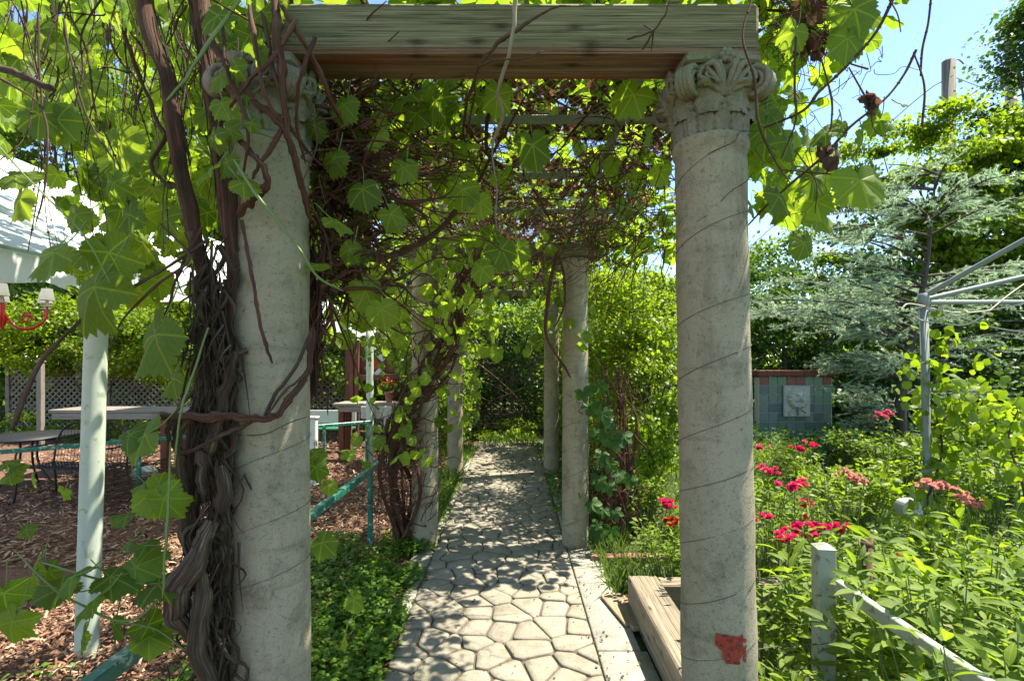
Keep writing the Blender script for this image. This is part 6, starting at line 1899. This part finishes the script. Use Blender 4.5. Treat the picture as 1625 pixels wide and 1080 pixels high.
for pts in ([(262, 945, 1.45), (200, 985, 1.42), (130, 960, 1.4), (80, 930, 1.42), (20, 870, 1.5)], [(255, 960, 1.46), (190, 930, 1.44), (110, 905, 1.44), (60, 890, 1.5)], [(330, 1060, 1.5), (250, 1000, 1.46), (180, 985, 1.44)]):
    strand(L2, pts, [.004, .003, .002], 'cane_green', sides=6, lump=.1, name='shoot')

# overhead and hanging between the columns
L3 = thing('grapevine', 'curtain of grape leaves and canes hanging under the netting roof between the columns', 'vine', (0, 3, 2.6))
leaves_on(L3, [(120, 480, 760, 125, 340, 2.0, 3.2, .05, .10), (80, 490, 840, 260, 430, 2.4, 4.2, .05, .085), (60, 490, 600, 150, 420, 1.75, 2.2, .05, .08), (24, 930, 1050, 125, 330, 2.0, 3.0, .05, .09), (80, 560, 880, 370, 500, 3.4, 5.6, .05, .08),
               (60, 480, 640, 380, 540, 2.4, 4.2, .05, .085), (70, 620, 760, 470, 680, 4.0, 4.75, .05, .08), (40, 560, 680, 600, 740, 3.9, 4.6, .05, .085), (55, 840, 960, 400, 560, 4.3, 6.5, .05, .08), (150, 700, 900, 420, 560, 5.2, 8, .05, .08), (40, 460, 800, 100, 250, 1.9, 2.4, .04, .06), (70, 330, 425, 20, 330, 1.60, 2.1, .04, .08), (50, 90, 330, 250, 470, 1.6, 2.3, .05, .085), (90, 540, 790, 390, 560, 2.6, 4.4, .04, .07)], 102)
hero(L3, [(795, 395, 1.9, 36, 150, 75), (765, 425, 1.9, 30, 190, 70), (820, 395, 1.95, 30, 170, 60), (650, 150, 1.75, 44, 250, 40), (690, 160, 1.75, 44, 200, 40), (790, 150, 1.7, 40, 190, 60), (845, 230, 1.8, 46, 170, 60), (1005, 150, 1.75, 46, 215, 60), (560, 190, 1.8, 36, 230, 50), (660, 180, 1.8, 36, 190, 50),
          (735, 300, 1.9, 40, 185, 65), (760, 320, 1.9, 32, 170, 65), (530, 250, 1.62, 34, 200, 60), (575, 300, 1.62, 38, 170, 65), (600, 215, 1.64, 34, 230, 60), (545, 165, 1.62, 36, 190, 60), (620, 340, 1.64, 36, 150, 60), (500, 200, 1.6, 28, 170, 60), (555, 395, 1.62, 30, 200, 60), (640, 265, 1.66, 30, 190, 65), (580, 460, 1.7, 48, 160, 60), (605, 490, 1.7, 36, 170, 60), (530, 350, 1.6, 36, 120, 45), (640, 330, 1.9, 32, 200, 60)], 7)
mb = MB()
for k in range(170):
    a = Vector((RNG.uniform(-.9, .35) if RNG.random() < .7 else RNG.uniform(.2, .8), RNG.uniform(1.8, 6.5), 2.82)); L = RNG.uniform(.1, .6)
    r = RNG.uniform(.0013, .0035); pth = cane_between(mb, a, a + Vector((RNG.normal(0, .15), RNG.normal(0, .15), -L)), r, r * .6, .025, 5, 4)
for k in range(120):
    a = Vector((RNG.uniform(-.9, .85), RNG.uniform(1.85, 7), RNG.uniform(2.68, 2.84))); an = RNG.uniform(0, 6.28); L = RNG.uniform(.3, .9)
    cane_between(mb, a, a + Vector((math.cos(an) * L, math.sin(an) * L, RNG.normal(-.08, .12))), RNG.uniform(.002, .006), .0015, .04, 5, 5)
mb.build('hanging_canes', M['bark_red'], L3, kind='stuff')
mb = MB()                                                   # broom of twigs by the right capital
for k in range(230):
    a = P(RNG.uniform(930, 1075), RNG.uniform(180, 420), RNG.uniform(1.95, 2.9)); d = Vector((RNG.normal(-.05, .14), RNG.normal(.1, .1), RNG.normal(-.10, .14)))
    cane_between(mb, a, a + d, RNG.uniform(.0012, .0035), .001, .015, 4, 4)
mb.build('twig_broom', M['bark_red'], L3, kind='stuff')

L4 = thing('grapevine', 'top layer of green grape leaves lying over the arbour roof', 'vine', (0, 4.8, 3.05))
rg = np.random.default_rng(8); n = 3000
p = np.stack([rg.uniform(-1.4, 1.15, n), rg.uniform(.7, 9, n), rg.uniform(2.98, 3.25, n)], 1)
kp = np.array([noise.noise(Vector((a * 1.3, b * 1.3, 4))) > -.12 + (.0 if abs(a) < .9 else -.2) for a, b, c in p]); p = p[kp]
tp, nr = hang(len(p), .2, 1.0, 1.0, rg); S = rg.uniform(.05, .09, len(p))
q_ = np.stack([rg.uniform(.3, 1.75, 520), rg.uniform(4.35, 5.7, 520), rg.uniform(2.75, 3.25, 520)], 1); shade_leaves = np.stack([rg.uniform(-.7, 1.5, 620), rg.uniform(1.4, 2.9, 620), rg.uniform(2.95, 3.3, 620)], 1)  # second patch: extra leaves added to keep sun off the front columns
p = np.concatenate([p, q_, shade_leaves]); tp, nr = hang(len(p), .2, 1.0, 1.0, rg); S = rg.uniform(.05, .09, len(p))
instances(L4, 'leaf', LEAF_ME, p[:300], tp[:300], nr[:300], S[:300], rg)
mb = MB(); scatter(mb, TGL[0], p[300:], tp[300:], nr[300:], S[300:]); mb.build('foliage', M['grape'], L4, kind='stuff')

# right of the right column: leaves and canes against the sky
L5 = thing('grapevine', 'bright grape leaves and bare canes against the sky beside the right front column', 'vine', tuple(P(1250, 100, 1.8)))
leaves_on(L5, [(36, 1185, 1250, 80, 230, 1.7, 2.1, .05, .09), (40, 1185, 1330, 210, 350, 1.7, 2.3, .05, .085), (26, 1190, 1340, -40, 60, 1.7, 2.3, .05, .09), (24, 1185, 1240, -20, 340, 2.1, 2.7, .05, .08)], 103)
hero(L5, [(1355, 15, 1.5, 56, 170, 78), (1345, 60, 1.5, 48, 190, 78), (1365, 285, 1.45, 56, 175, 72), (1335, 200, 1.5, 22, 190, 70), (1395, 190, 1.5, 30, 200, 60), (1410, 195, 1.5, 30, 100, 60), (1367, 215, 1.5, 20, 180, 65), (1275, 385, 1.45, 30, 190, 80), (1262, 50, 1.5, 36, 200, 60), (1250, 225, 1.55, 40, 150, 50), (1310, 210, 1.5, 34, 230, 40), (1290, 280, 1.55, 42, 185, 70), (1215, 200, 1.6, 56, 180, 60), (1212, 130, 1.6, 48, 190, 60), (1235, 310, 1.55, 40, 160, 65), (1295, 320, 1.6, 34, 170, 70), (1432, 165, 1.7, 12, 100, 60), (1520, 600, 3.0, 20, 100, 60), (1050, 160, 1.8, 30, 150, 50)], 8)
for pts, rad in [([(1425, -10, 1.5), (1390, 50, 1.5), (1340, 105, 1.5), (1300, 145, 1.52), (1270, 175, 1.54), (1215, 205, 1.6)], [.0045, .0045, .004, .004, .003]),
                 ([(1452, 80, 1.5), (1430, 120, 1.5), (1403, 158, 1.5), (1350, 205, 1.5), (1310, 245, 1.52), (1260, 285, 1.55), (1215, 330, 1.6), (1180, 360, 1.7)], [.0035, .0035, .004, .004, .004, .003]),
                 ([(1452, 80, 1.5), (1460, 140, 1.5), (1467, 205, 1.5)], [.002, .003, .004]), ([(1478, -10, 1.5), (1474, 40, 1.5), (1465, 80, 1.5), (1463, 120, 1.5)], [.003, .0035, .002]),
                 ([(1190, 0, 1.45), (1182, 60, 1.42), (1195, 130, 1.42), (1200, 200, 1.44), (1230, 250, 1.5), (1252, 290, 1.5)], [.003, .003, .0035, .003, .002]),
                 ([(1262, 60, 1.5), (1262, 130, 1.5), (1262, 190, 1.52), (1240, 250, 1.54)], [.003, .003, .002]), ([(1298, 80, 1.5), (1312, 130, 1.5), (1320, 170, 1.5), (1318, 210, 1.5)], [.0028, .003, .002]),
                 ([(1345, 105, 1.5), (1372, 150, 1.5)], [.002, .003]), ([(1345, 105, 1.5), (1375, 113, 1.5)], [.002, .003]), ([(1240, 270, 1.5), (1320, 275, 1.5), (1408, 284, 1.5)], [.002, .002, .0015]),
                 ([(1408, 0, 1.5), (1425, 25, 1.5), (1432, 48, 1.5)], [.002, .002, .0015]), ([(1270, 235, 1.5), (1290, 290, 1.52), (1295, 340, 1.55)], [.002, .002, .0015]), ([(1380, 170, 1.5), (1385, 205, 1.5), (1415, 222, 1.5)], [.0015, .0015, .001])]:
    mb = MB(); pth = smooth_path(px_path(pts, .004), 6); tube(mb, pth, rad, 6, lump=.25); node_blobs(mb, pth, rad[0] * 1.5, 6); mb.build('cane', M['cane'], L5)
mb = MB()
for k in range(150):
    a = P(RNG.normal(1285, 32), RNG.uniform(-20, 60), RNG.uniform(1.55, 1.95)); cane_between(mb, a, a + Vector((RNG.normal(0, .07), RNG.normal(0, .06), RNG.normal(-.06, .07))), RNG.uniform(.0012, .003), .001, .012, 4, 4)
for k in range(60):
    a = P(RNG.uniform(1190, 1400), RNG.uniform(0, 330), RNG.uniform(1.5, 1.8)); cane_between(mb, a, a + Vector((RNG.normal(0, .07), RNG.normal(0, .04), RNG.normal(-.05, .07))), .0012, .0008, .012, 4, 4)
mb.build('twig_cluster', M['bark_red'], L5, kind='stuff')
n = 110; mb = MB()
p = np.concatenate([region(80, 1262, 1312, -20, 95, 1.55, 1.9), region(16, 1295, 1325, 225, 262, 1.5, 1.53), region(14, 1368, 1388, 152, 172, 1.49, 1.52)])
tp, nr = hang(len(p), 1.0); scatter(mb, TGL[0], p, tp, nr, RNG.uniform(.012, .035, len(p))); mb.build('dead_leaves', M['dead'], L5, kind='stuff')
# leaf shoots peeping at the column 1 right side, low
L6 = thing('grapevine', 'few grape leaves low against the inner side of the left front column', 'vine', tuple(P(505, 850, 2.0)))
hero(L6, [(500, 740, 1.9, 30, 170, 60), (510, 860, 2.2, 32, 130, 45), (498, 720, 2.0, 22, 90, 60), (520, 770, 2.4, 20, 120, 50), (548, 720, 3.0, 18, 100, 50), (500, 420, 1.6, 26, 100, 40), (560, 950, 2.4, 24, 140, 30), (545, 1010, 2.3, 24, 200, 30)], 9)
